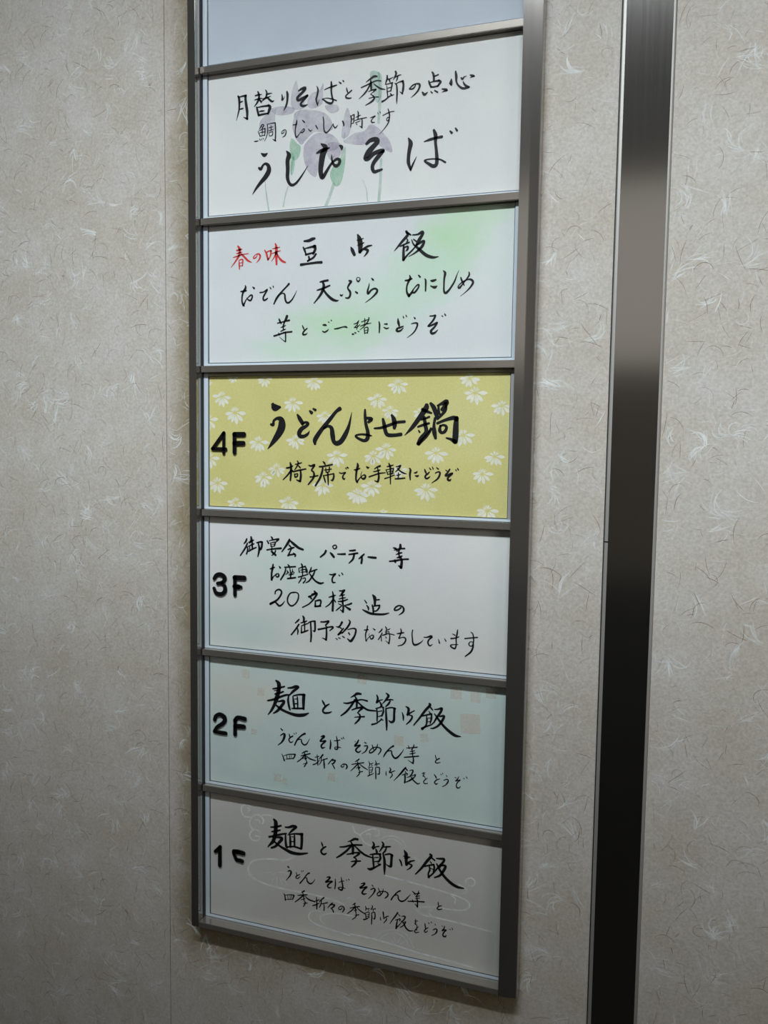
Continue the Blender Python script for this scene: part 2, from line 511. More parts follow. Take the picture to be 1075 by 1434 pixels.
INK['P1B'] = '''58.4,208.8,0.46 60,206.8,0.76 61.6,204.5,0.76 63.6,205.5,0.91 62,207.8,0.61
57.1,210.4,0.46 58.4,213.4,0.76 59.6,215.7,0.61
57.9,210.2,0.46 61.6,209.1,0.61 64.9,208.4,0.76
64.9,208.4,0.76 64.9,212,0.91 64.5,215.5,0.61
61.6,205.9,0.46 61.9,210.9,0.61 61.6,215.5,0.46
58.4,212.3,0.38 61.6,212,0.61 64.5,211.6,0.46
59.2,215.6,0.61 61.6,215.3,0.61 64.9,214.8,0.61
53,220,0.61 55.5,220.1,0.92 57.6,219.6,0.38
58.8,218.1,0.61 59.8,219.6,0.61
60.8,217.9,0.46 61.6,219.3,0.53
62.5,217.4,0.46 63.5,218.9,0.61
67.3,204.8,0.61 67.9,208.7,0.76 67.6,213.6,0.76 66.1,217.7,0.61 64.5,220.8,0.38
67.7,204.8,0.45 71.8,204.3,0.6 76.2,204.3,0.9
76.2,204.3,0.9 76.5,208.9,1.1 76.6,215.3,1.1 76.3,221.2,1.1
76.7,221.8,1.1 74.6,220.6,0.76 73.3,219.6,0.3
69.2,208.5,0.45 71.4,208,0.6 73.6,207.8,0.38
71.4,206.3,0.45 71.6,209.1,0.68 71.5,211.2,0.45
68.9,211.3,0.45 71.4,210.9,0.6 74,210.5,0.38
69.2,213.5,0.45 69.8,216.4,0.61
69.5,213.1,0.45 71.8,212.7,0.6 73.4,212.7,0.6 73.3,215.3,0.91 72.2,216.6,0.61
69.8,216.4,0.45 71.4,216.3,0.61 72.6,216.1,0.45
/
86.1,212.2,0.37 85.9,214.5,0.6 83.9,215.5,0.75 83.1,214.7,0.6 84.3,212.9,0.6 86.7,212,0.6 88,213,0.75 88.1,215.1,0.9 86.9,217.8,0.9 84.3,219,0.3
/
95.8,208.5,0.75 99.8,208.3,0.89
99.8,204.1,0.59 99.6,206.5,1.3 98.6,210.6,1 98.1,215.4,0.89 98.7,219.3,1 99.5,220.8,1 101.8,218.6,0.59 104.6,215.4,0.45 107.3,213.4,0.89 108.1,214.7,0.89 106.2,216.6,1 104.2,216.6,0.59
105.9,205.1,0.74 108.1,207.3,1
/
112.3,213.8,0.37 113.2,215.2,0.74 114.8,216.3,0.74 116.4,215.1,0.29
120.2,211.5,0.73 120.9,212.9,1 122.4,215,0.59
/
127.9,204.1,0.64 128.6,208,0.96 128.7,213.2,0.96 129.3,217.5,1.1 131.4,219.6,1.1 134.4,217.6,0.8 136.8,214.5,0.64 138.9,211.7,0.4
/
138.9,211.7,0.32 138.9,213.6,0.79 140.8,216,1.1 143.5,213.7,0.32
148.5,210.5,0.95 149.6,212.9,1.3 149.8,214.9,0.95
/
156.7,206.2,0.63 157.6,208.9,1.1 157.4,213.3,0.78 156.9,217,0.78
156.8,207.3,0.47 158.8,206,0.78 160.4,205.8,0.94
160.4,205.8,0.94 160.3,209.2,0.94 159.9,212.8,0.78
157.6,210,0.47 160.1,209.5,0.63
157.2,214,0.47 159.9,213.4,0.63
162.1,208.6,0.39 164.6,207.6,0.78 167,206.9,0.47
164.1,202.9,0.62 164.7,205.2,1.1 164.4,210.4,0.94
160.9,211.5,0.47 165.4,210.5,0.78 173.2,209.8,0.62
161.8,213.4,0.47 164.6,212.8,0.62 166.9,212.1,0.39
168.5,210.1,0.78 168.7,213.8,1.1 168.5,218.6,1.1
168.6,218.6,0.94 167.2,217.7,0.62 165.9,217,0.31
162.6,214.2,0.47 163.4,215.4,0.7
/
176.9,210.6,0.46 179.7,210,0.93 182.1,209.3,0.77 179.7,211.3,0.62 178.1,213.3,0.93 178.9,215,0.93 181.4,215.1,0.62
184.5,206.3,0.46 184.9,207.8,0.62
186.5,205.8,0.46 187.2,207.1,0.69
/
189.6,209.8,0.61 193.8,208.3,0.77 197.8,207.2,0.61 200.9,207.2,0.61
194.9,204.2,0.61 196.2,208.7,1.1 196.4,212.4,0.92 195.1,215.2,0.92 193.5,214.2,0.61 194.6,212.2,0.77 196.2,212.7,0.77 195.5,216.7,0.92 192,221.4,0.62 186.2,226.9,0.23'''
INK['P1C'] = '''60.9,232.5,1 64.3,234.5,2.7 67.4,233.1,1
58.2,246.4,1.7 60.4,247.7,2.3 62.6,244.3,1.7 65.4,242.9,1.9 68.5,244.9,2.7 69.3,249.8,3.7 66,255.3,3.7 59.9,261.1,2.7 54.8,266.6,1.7 51.1,271.7,0.42
/
88.7,232.8,0.82 91.3,236.9,3.5 89.9,242.5,3.3 90.2,250.2,3.1 89.9,257.9,2.9 91.4,263.3,2.3 94.7,266.2,2.1 99.6,264.5,1.8 106,257.4,1.2 112.2,248.9,0.3
/
121.5,238,1.2 125.7,236.4,2.6 129.9,235.4,2.6 134.8,234.2,1
126.1,229.6,1 130.4,233.5,4 127.8,240.4,4.6 126.3,248.7,4.2 125.8,256.3,3.6 127.7,261.7,3.2 131.7,256.8,2.4 136.9,249.7,1.8 142.6,245.7,2 145.8,247.2,2.4 144.8,250.9,2.2 141.6,252,2.4 138.5,248.9,1.6 137.4,244.1,1.2 137.3,240.8,0.4
145.6,233.1,1.2 147.7,234.7,2.6 147.8,237.1,1.2
/
173.5,234.3,2.1 177.6,231.4,2.9 183.1,231.1,3.3 184.7,233.5,3.3 180.2,237.7,3.7 175.7,242.4,4.3 172.7,247.7,3.5 175.7,248.4,2.7 180.8,244.3,2.9 186.8,242.5,3.1 190.4,242.4,2.9
190.5,242.9,2.3 185.9,247.1,3.1 181.4,252.2,2.9 179.7,256.7,2.7 181.5,261,2.5 185.6,260.5,2.1 189.6,259.6,1.4
/
215.7,233.3,0.95 217.9,238.2,3.2 216.8,244.5,2.8 216,250.8,2.5 216.2,256.3,2.5 218.4,263,1.3
218.4,262,1.7 221,256.8,1.3 224,250.9,0.28
231.4,238,0.75 237.2,236.7,1.9 243,235.8,1.7 248.3,235.4,2
240.5,228.6,1.7 242.2,233.4,2.8 242.3,239.8,2.1 243.2,247.1,2.2 243.9,254.4,2.6 243.5,259.8,2.6 240.6,261.3,2.6 236.7,259.1,2.1 231.9,255.5,1.3 237.6,254.5,0.94 246.3,255.5,1.1 252.1,258.8,1.3
256.2,231.1,1.1 257.8,232.8,1.8
261.3,229,1.1 262.8,231.3,1.5'''
INK['P2R'] = '''33,326.2,1.1 36.1,325.7,1.5 39.2,325.1,0.64
33,329.2,0.86 36.1,328.6,1.1 39,328.1,0.53
28.7,333,0.43 33.3,332,1.1 39.6,330.6,0.85 46.4,330,0.53
34.2,321.8,1.1 36.1,324.4,2.1 36.5,327.9,1.9 35.3,331.9,1.7 31,337.6,1.1 26.3,342.9,0.32
38.4,330.1,1.3 41.9,333.2,1.5 45.9,337,1.5 50.2,339,0.43
35.6,335.9,0.64 35.9,340.4,1.3 36.1,345.2,0.86
36.1,335.9,0.54 39.6,335.4,1.1 39.9,338.6,1.1 39.7,342.1,0.64
36.7,338.9,0.43 39.2,338.6,0.64
36.7,341.9,0.54 39.5,341.6,0.64
/
56.6,331.6,0.53 55.5,334,0.74 52.7,335.2,1.1 52.1,333.8,0.74 54.9,331.5,0.64 57.8,330.9,1.1 59.7,332.8,1.5 58.9,336.2,1.2 55.5,339.7,0.32
/
64.8,327.7,0.84 66.8,331.2,1.5 68.7,337.3,1.5
67.3,329.8,0.84 69.6,328.9,1 72,328.8,1
72,328.8,1.5 71.6,332.5,1.3 70.5,335.4,0.84
68.5,336.8,1.1 70.1,335.9,0.84
73.8,326.9,0.52 77.3,326.4,0.94 81.6,325.7,0.63
73.1,331.6,0.52 77.4,330.4,1 82.4,329.2,0.63
76.8,322,1 77.9,326,2.1 77.9,333.9,2.1 78.2,342.5,1.5
77.9,330.4,1.5 75.2,335.7,0.84 72.4,339.2,0.31
78.5,331.9,1 81.3,336.5,1.5 84.6,339.6,1.7 87.9,341.1,1.2'''
INK['P2A'] = '''108.6,321.6,1.4 113.5,321.4,2.2 117.2,320.2,2.4 119.9,319.7,1.6
107.6,327.6,1.2 109.2,330.8,1.6 110.5,334.3,1
109.2,328.9,0.82 114.6,328,1.4 120.5,327.2,2
119.5,327.4,2.7 120.6,330.1,2.2 118.4,334.3,1.8
110.3,334.8,1.6 114.7,334.1,1.4 119,333.3,1.2
113.6,336.9,1.4 114.2,339.8,1.6 112.5,341.2,1.4
121.3,334.9,1.6 118.5,338.2,1.6 112.5,341.2,1.2
105.2,344.4,2.1 112.6,343.8,1.6 122.3,343.2,1.8 127.4,343.3,2
/
158.6,330.7,1 160,333.6,2.6 162.2,338,2.2
165.4,319.1,1.2 167.2,323.2,3.4 168.3,328.9,3.8 167.9,335.5,2.6
164.6,324.4,0.6 167.2,324.3,0.79 171.3,323,0.79
165.2,329.2,0.6 168.3,328.5,0.79 171.9,327.1,0.79
167.9,335.7,2 170.9,333.4,1.6 176.1,330.8,1.6 180.2,330.1,0.79
172.5,333.4,1.2 176.1,334.6,2 174.6,337.8,1.4 172.1,340.3,0.4
/
214.9,319.3,1.7 216.4,322.6,2.1 211.5,327.9,1.9 207.1,332.7,1.4 203.1,336.9,0.39
215.4,320.3,1.7 219.4,322.8,1.2
215.5,325.8,0.58 216.5,327.8,1.2 215.5,329.5,0.96
209.1,332.9,0.97 214.1,331,1.2 218,329.7,1.2
212.6,334.5,0.97 216.6,333.3,1.3 216.5,336.1,1.7 214.7,337.6,0.58
212.6,331.7,1.2 212.5,338.2,1.9 212.6,345.7,2.1
212.6,345.7,1.5 216.7,341.2,1.3 221.6,336.9,1.2 225.5,332.5,0.77
221.4,323,0.96 226.3,322.8,1.3 230.7,321,2.3 231.3,322.7,2.1 227.4,328.9,2.5 225.5,332.5,1.9
222.5,327.2,0.96 225,329.2,1.1
220.5,327.5,0.77 222.5,331.8,1.2 227.6,336.3,1.9 234.6,342.3,2.3 241.5,345,1.9 247.3,344.7,0.47
225.5,332.5,1.3 231.4,329.6,1.9 232.9,330.2,1.7 230.5,334.7,2.1 224.7,339.4,1.3 217.8,343,0.39'''
INK['P2B'] = '''37.6,367.7,1 40.3,367.5,1.4 43.7,367,1.4
42.9,361.9,0.86 43.2,364.3,1.7 41,367.5,1.6 39.3,372.1,1.4 39.1,377.5,1.3 40.6,381.6,1.7 41.8,382.3,0.72
41,381.6,1.3 43.3,377,1 45.6,374.4,0.71 49,371.9,1.3 50.8,372.3,1.3 50.6,374.6,1.3 48.7,377.2,1.4 45.6,375.8,1 44.5,374,0.36
51.3,363.7,0.71 53,365.1,1.6
/
59.6,369.6,0.99 63.8,369.2,0.99 67.9,366.9,1.3 65.7,370.6,1.4 63.4,374.5,1.4 63.8,377.5,1.4 66.4,377,1.3 68.3,375.7,0.85
70.9,364.9,0.7 71.9,366.4,0.98
74.4,363.9,0.84 74.8,365.1,0.84
/
92,362.6,1.7 89.1,365.4,1.3 83.9,370.1,1.4 78.7,375.8,1.7 75.4,381.6,1.1
80.2,373.9,0.7 84.7,371.5,0.84 87.3,372.6,1.3 88,377.5,1.5 89.5,380.6,1.4 92.1,381,1.4 95.8,377.9,1.1 98.7,373.4,0.69 100.8,369.4,0.21
/
126.1,362.3,1.1 129.8,361.7,1.6 134.4,361.1,1.6
128.9,362.5,1.4 130,365.5,2.1 129.4,369.6,2.3 126.2,375.4,1.8 119.7,382.7,0.71
122.9,370.2,0.89 128.9,368.8,1.6 136.5,366.2,1.2
129.9,370.1,1.4 133.6,374.9,1.8 139.2,379.7,2.1 143.9,381.3,1.4 146.1,380.9,0.44
/
147.7,375.7,0.88 149.1,376.6,1.4 150.7,375.4,0.35
156.9,362.6,1.2 159.2,363.4,1.7 157,366.3,1.6 155.6,369.6,1.2 158.2,373.5,1.7 158,377.2,1.6 156.2,379.2,1.4 153.4,378.9,0.87
163.8,373.5,1 165.7,374.8,1.4
165.9,359.7,0.52 164.6,361.3,0.69 166.4,363.9,1.2 168.4,361.9,0.86 167.7,360.2,0.52 165.8,359.9,0.43
/
180.3,361.3,0.69 181.8,362.8,1.4 182.6,363.4,0.68
178.1,366.1,0.43 177.5,369.4,1 176.4,373,1.4 176.9,375.9,1.7 180,372.8,1.4 183.6,371.3,1.4 186.1,372.6,1.5 185.8,375.1,1.7 181,379.8,1 174.3,384.3,0.35
/
214.7,365.2,1.1 217.9,365,1.4 221.3,363.8,1.1
219,360.6,0.77 219.7,363.2,1.7 217.9,366.5,1.5 216.4,370.9,1.2 216.5,376.2,1.4 218.7,379.9,2
218.7,379.7,1.7 221.7,376.4,1.5 223.6,373.1,0.77 226.7,370.1,1.1 228.5,369.9,1.1 227.6,373,1.2 224.1,376.9,1.4 221.5,376.4,0.77 222.8,373.5,0.46
227.9,360.9,0.92 229.4,362.6,1.4
/
234.1,364.5,0.61 235.1,366.6,1.4 235.1,375.9,1.1
240.1,366.5,0.92 242,366.8,1.8 245,366,1.2
239.9,371.3,0.61 242.1,372.5,1.4 244.5,372.9,2 246.4,371.8,0.61
/
252.2,357.9,0.61 254,360.2,1.8 253.3,365.3,1.4 253.1,371.2,1.2 253.3,377.1,1.4 255.1,378.7,1.8 258.6,375.5,1.4 263.1,368.7,1.2 265.6,362.2,0.6 267.6,358.1,0.15
/
269.3,365.2,1 270.3,368,1.3 272.7,372.5,0.75
277,360.5,0.75 277.3,363.2,1.3 274.9,366.7,1 270.8,371.7,0.9 268.2,374.5,1.7 266.9,374,1.1 267.7,371.9,0.75 271.5,369.1,1 276.1,367.2,1 279.5,367.7,1.5 281.1,370.3,1.6 278.5,374.6,1.2 274,378.8,0.6 268.9,382.4,0.15'''
INK['P2C'] = '''79.4,401,0.84 83,400.4,1 87.4,399.5,1 92.6,398.6,1.5
81.2,396.9,1 82.1,398.9,1.5 83.7,401.7,0.84
90.1,394.3,2 88.8,397.6,2 87,400.3,1.3
83.5,405.3,0.67 86.1,404.6,1 88.5,403.5,0.67
87,400.7,1.2 85.9,404.2,1.2 86.1,407.4,1
83,409.3,0.67 85.7,408.2,1 88.5,407.2,0.67
75.7,413.7,1.4 81.3,412.3,1.2 87.5,410.6,1.3 95.5,410,1.2
80.8,411.2,1 81.7,412.8,1
88.4,410.2,1.2 88.6,415,1.2 88.6,419.6,1
88.6,419.9,0.84 85.7,418.1,0.51 81.7,414.8,0.34
/
107,404.1,0.66 108.2,406.5,1.2 109.1,408.5,0.66
112.3,407.2,0.99 109.5,409.3,1.2 107.8,411.6,1.3 108.2,413.2,1.5 110.9,413.1,1 112.6,411.7,0.41
/
129.6,404.4,0.98 131.6,404.5,1.6 133.3,404.9,0.82
129.1,410.5,0.82 131.2,411.5,1.1 133.8,410.4,1.1 135.7,408.7,0.41
135.3,401.5,0.65 135.9,402.1,0.82
138.2,399.9,0.65 138.7,400.5,0.82
/
141.9,408.7,0.81 145.7,408.2,1.1 150.8,407,0.81 153.8,407,1.3 155.2,407.7,0.97
/
162.6,404.6,0.54 165.4,403.7,0.86 167.4,401.5,0.53
167.6,401.2,0.53 166,405.2,0.75 163.2,407.7,0.54
163,407.9,0.75 166,407.6,0.64 168.8,405.3,0.53
166.6,406.3,0.75 165.5,409.8,0.64
161.1,414.3,1.3 162.2,414.4,1.1
163.5,412.9,0.86 164.6,413.3,0.86
166.6,411.4,0.54 168,412.2,0.64
170.4,402.8,0.64 173.7,401.7,0.75 177,400.8,0.53
178.1,399,0.85 177.4,402,0.96 173.2,407,0.75 168.8,410.4,0.43
169.4,406.9,0.64 174.3,405.2,0.85 180.4,404.2,0.53
173.7,399.8,0.75 174,402.9,0.75 173.6,405.2,0.64
173.3,408.5,0.64 173.6,411.6,0.85 174,414.2,0.75
173.8,408.5,0.53 176.8,408.1,0.85 177.3,410.7,0.96 176.7,413.8,0.75
174.2,411.3,0.43 176.6,410.8,0.53
174.2,413.7,0.53 176.6,413.2,0.64
/
188.6,403.2,0.84 189.2,406.5,1.3 189,413.6,0.95
194.1,405.6,0.74 196.8,405.7,1.3
193.6,408.7,0.63 196.4,410,1.1 198.5,409.3,0.74
/
207.9,401,0.83 208.4,404.6,1.9 209.3,407.6,1.3
213.4,408.3,0.83 211,409.2,1.3 207.8,410.1,1.5 206.7,411.9,1.7 208.3,413,1.5 211,412.2,1.3 213.5,409.8,0.52
213,398.7,0.52 213.7,400.4,0.83
215.8,397.8,0.52 216.7,399.3,0.83
/
224,400.1,0.52 225.1,401.4,1.2
221.6,406.3,0.62 224.8,405.6,1 227.5,406.2,1.4 227,409.7,1.2 223.9,414.6,0.93 217.6,419.3,0.31
/
239.8,399.6,0.82 243.2,399.5,1 245.3,399.3,1.4 242.8,404.2,1.4 238.1,409.1,1 243.3,407.7,1.4 247.3,405.9,1.2 244.4,410.3,1.4 241.2,413.6,1.8 242.2,416,1.8 245.1,415.3,1.4 247.8,412.8,0.51
251.5,399.6,0.51 252.4,400.4,0.81
254.4,398.2,0.81 255.2,399.5,1'''
INK['P3A'] = '''74.5,482.8,2.8 77,485.9,5.6 82.8,485.5,1.8
72.6,503.1,2 75.1,503.5,2.4 75.6,499.5,2 79.5,496.9,2.4 83.9,498.2,4.6 84.9,504.3,6.1 82.5,510.5,5.7 77.6,517.6,4.3 72.7,523.8,2.4 69,528.1,0.56
/
102.2,493.1,1.5 104.6,496.8,3.1 107.5,501.1,3.1
107.6,502.9,1.8 110.9,500.7,1.8 113.8,502,2.7 111.9,504.6,2.4 107.1,507.2,3.3 104.3,511.2,3.5 105.2,514.6,3.1 109.6,514.8,2.6 113.8,512.4,2 115.7,509.3,0.45
115.9,489.4,1.6 117.8,491.1,2.7
119.6,487.2,1.4 121.9,488.4,2.2
/
148.4,487.2,3.2 144.2,490.2,2.5 136.9,498.8,3 128.5,508.4,3.2 122,517.9,3.6 121.8,522.3,2
131.3,506.6,1.8 136,504.4,2 139.7,506.5,3 140.9,513.4,3.8 142.2,519.4,3.2 145.5,521.5,3.6 150.1,519.3,3.7 154.7,512.4,3.6 158.3,503.9,2.3 161.3,490.6,0.35
/
175.2,488.1,1.5 175.3,493.7,2.2 176.2,501.9,2.4 178.4,510.1,2.9 178.1,516,3.2 174.9,518.4,2.4 169.2,516.7,2 165.4,513.8,1.5 171.1,512.3,1.5 177.4,512.7,1.7 182.2,513.6,0.97
177.8,496.3,2.2 182.2,497.2,2.7 179.1,500.1,2.2
/
185.4,506.3,1.4 192.3,505.6,1.9 200.9,502.9,2.2 208.2,500.4,2.1 216.2,499.6,2.1
194,497.2,1.9 195.3,502.4,2.9 196.7,508.8,2.9 199.2,512.5,2.9 206,512.8,2.6 212.7,511.9,2.6
203,493.4,1.7 205.1,497.1,3.3 206.1,502.3,3.6 205.9,505.8,2.4
/
238.2,483.9,3 237.6,486.7,4 231.2,495.9,3.5 224.1,505.1,2.8 216.7,512.7,0.47
234.1,487.9,2.3 238.3,489.6,2.3 243.1,491.3,1.4
233.1,497.6,1.4 237.2,496.4,1.6 241,494.9,1.6
229.9,504.5,1.4 234.9,502.7,1.9 240.9,501,1.6
235.8,495.3,2.3 237.3,502.7,2.8 238.1,509.6,3 233.4,515.4,3.3 230.7,520.6,3.1
230.7,520.9,2.4 238.7,513,2.3 244,506.1,1.2
230.5,507.9,0.94 231.7,509.6,1.4
242.8,505.6,1.2 240.5,509.6,1.4
242.3,482.2,2.1 245.4,486.2,3.3 248.5,494.1,3
248.9,484.2,1.2 253.6,482.2,2.5 258,480.5,3.5 256,485,3 253.7,487.9,2.8
257.7,483.9,1.6 257,488.4,2.1 253.8,492.4,2.1 249.2,497,1.6
246.8,496.4,2.1 245.9,502.7,2.1 246.4,509.5,3.3 247.7,515.2,2.1
250.1,485,1.6 250.2,489.6,2.1 251.4,492.4,1.6
249.2,501,1.9 256.3,498.1,2.1 264.4,495.8,3 268,496.9,3.4
267.9,495.8,3 267.5,502.6,3.9 267.3,511.6,4.4 267,517.8,4.1
267,518.4,3.2 263.1,516.2,2.1 258.4,514.9,1.2
252.2,503.2,1.6 251.7,507.8,2.6 253.9,510,2.1 257.1,508.3,2.3 258.2,504.3,2.1 255.2,502.6,1.6 252.2,503.8,1.4'''
INK['P3B'] = '''90.3,547.3,1.3 93,546.9,1.4 97.4,545.1,0.85
94.4,541.8,1.1 95.2,544.8,2 95.4,551.6,1.8 94.7,559.8,1.4
95.2,549.6,1.3 91.9,554.1,1.3 86.6,559.3,0.86
96,549.2,1 97.5,550.5,1.4 98,551.2,0.85
100,543.4,0.71 103.7,542.6,1.1 107.1,541.6,0.85
102.6,540.1,1.1 103.4,542.3,1.3 101.5,546.1,1.1 99.3,549.1,0.71
103.7,544.7,0.99 105.6,546.6,1.3
98.2,550.9,1.1 103.8,549.4,1.3 111.9,547.8,1.1
99.3,553.2,0.99 99.9,556.2,1.4
100.1,553.5,0.85 102.7,552.8,0.99 102.3,555.5,1.3 100.5,556.6,0.85
106,549.3,1.3 106.4,554.7,1.8 105.7,560.3,1.8
105.7,560.5,1.6 103.5,559.9,1.3 101.5,559,0.71
/
115.2,544.1,0.98 117.8,544.7,1.4 121.4,543.5,1.8 119.6,546.7,1.4 118.2,549,1.3 120.4,550.7,1.4 121.1,553.7,1.8 120,557.1,1.5 117.1,560.8,1.4 114.6,563.6,0.99
116.7,555.8,1.1 120,555.4,1.1 125.2,554.2,1.1
/
130.9,540.1,0.97 132.3,541.4,1.5 133.4,543.3,0.83
126.9,545.2,1.3 131.6,544.7,1.3 140.9,542.7,1.2
130.5,546.1,1.3 129.9,550.1,1.7 127.4,556.9,1.7 122.7,564.4,1.4
132.4,548.4,0.84 136,548,0.97 140,547.2,0.83
133.8,546.3,0.83 134.2,550.7,0.97
137.8,545.3,1.1 137.5,549.9,1.1
134.2,550.7,0.7 136,550.3,0.83 137.8,550.1,0.56
131.3,553.8,0.98 132.5,557.4,1.3 133.6,560.7,0.98
131.7,554.1,0.84 137.5,552.9,0.97 142.5,551.8,0.97
142.5,551.9,1.2 142.6,555.1,1.5 141.2,558.5,1.5 139.4,558.2,0.56
136,551.3,1.3 136.4,556.6,1.4 136.7,563.3,0.84
/
148.6,550.7,0.83 151.1,551.3,0.96 155.4,550.2,0.96 153,552.9,1.1 152.3,555.5,1.4 153.7,557.2,1.2 154.8,556.1,0.69
155,545.5,0.55 156,547,0.82
157.4,544.8,0.55 158.2,546,0.82
/
156.8,545.3,1.1 158,545.7,1.1
164.5,547.5,0.86 167.4,547.2,1.2 170.5,545.9,0.86
167.9,541.2,1.2 168.3,543.6,2 167.1,547.8,1.8 166.6,552.5,1.6 166.5,557.3,1.4 167.8,559.6,1.6
167.8,559,1.2 170.6,555.4,0.86 173.5,552.9,0.73 175.7,552.3,1.2 176.5,554.1,1.5 174.8,556.2,1.6 172.5,555.3,1.1 171.6,552.7,0.61 172.8,548.8,0.31
177.5,544,0.85 178.7,545,1.7 180.3,544.8,0.73
/
191.6,543.1,1.6 188.4,544.3,1.1 185.7,546.2,0.61
184.8,548.8,0.73 187.9,548.2,0.97 191.6,546.9,0.85
180.4,554,1.1 184.8,552.4,1.1 191,550.4,1.1 197.2,549.5,0.72
189.1,545.2,0.97 190.1,549.6,1.3 190.5,554.3,1.6 189.6,558.4,1.6
189.4,558.7,1.2 187.4,558.2,0.85 186.1,557.5,0.49
/
199,543.5,0.84 201.5,542.9,1.1 205.2,541.9,0.84
200.8,540.3,0.96 202.4,544.6,1.6 202.5,551.6,1.2 202.7,560.4,0.84
197.8,546.5,0.72 198.8,548.8,0.84 199.8,551.1,0.96
198.3,546.7,0.6 202.1,545.8,0.72 205.5,545.1,0.96
205.5,545.1,1.2 205,548.1,1.1 204.1,550.7,0.84
199.7,548.8,0.48 204.3,547.8,0.6
199.8,551.1,0.6 204.1,550.1,0.72 206.5,549.7,0.48
196.7,555.3,0.97 201.6,553.7,0.84 206.6,551.5,0.84
208.3,543.3,0.72 210.7,543,0.96 212.9,542,1.3 210.8,545.6,1.2 207.7,548.6,0.6
209.5,544.7,0.72 212.6,547.6,1.1 216.4,549.5,1.2 218.9,550.2,0.48
209,551.8,0.72 211.5,551.3,0.84 213,550.8,0.6
210.8,549.4,0.84 210.8,552,0.96 210.4,554.3,0.84
207.5,555.3,0.96 211.5,555,1.2 217.4,554.3,1.1
/
221.8,544.5,0.71 223.1,546.2,1.5 222.5,550.5,1.5 223,555.8,0.95
226.8,549,0.71 228.6,548.8,1.3 229.8,547.8,0.83
227.7,551.6,0.59 229.8,552.1,1.5 231.3,551.5,0.95
/
237.3,545.3,0.82 238.2,547.5,1.4 239.1,549.5,0.94
242.1,547.7,0.82 240.6,549.5,1.2 238.6,551,1.3 238,553,1.4 239.5,554.2,1.3 241.6,553.2,1.1 242.9,552,0.47
242,543.7,0.59 243.4,545.3,0.94
245,542.8,0.59 245.9,544.8,0.94
/
249.2,543.4,0.7 251,544.7,1.1
248.1,548.7,0.82 250.5,547.5,0.94 252.6,547.8,1.3 252.3,550.9,1.4 250,554.5,1.2 244.7,558.2,0.47
/
258.4,545.6,0.7 259.9,546.5,0.81
262.3,544.7,1.2 260.3,547.9,1.2 258.2,550.2,1.3 258.6,551.4,1 261.8,549.6,1.4 265.3,548.3,1.2 263.6,550.1,1.3 260.9,552.4,1.5 260.7,554.7,1.6 262.8,555.3,1.4 263.6,554.1,0.7
268.1,544.8,0.69 268.8,546,0.69
269.9,543.7,0.81 270.8,545.1,0.92'''
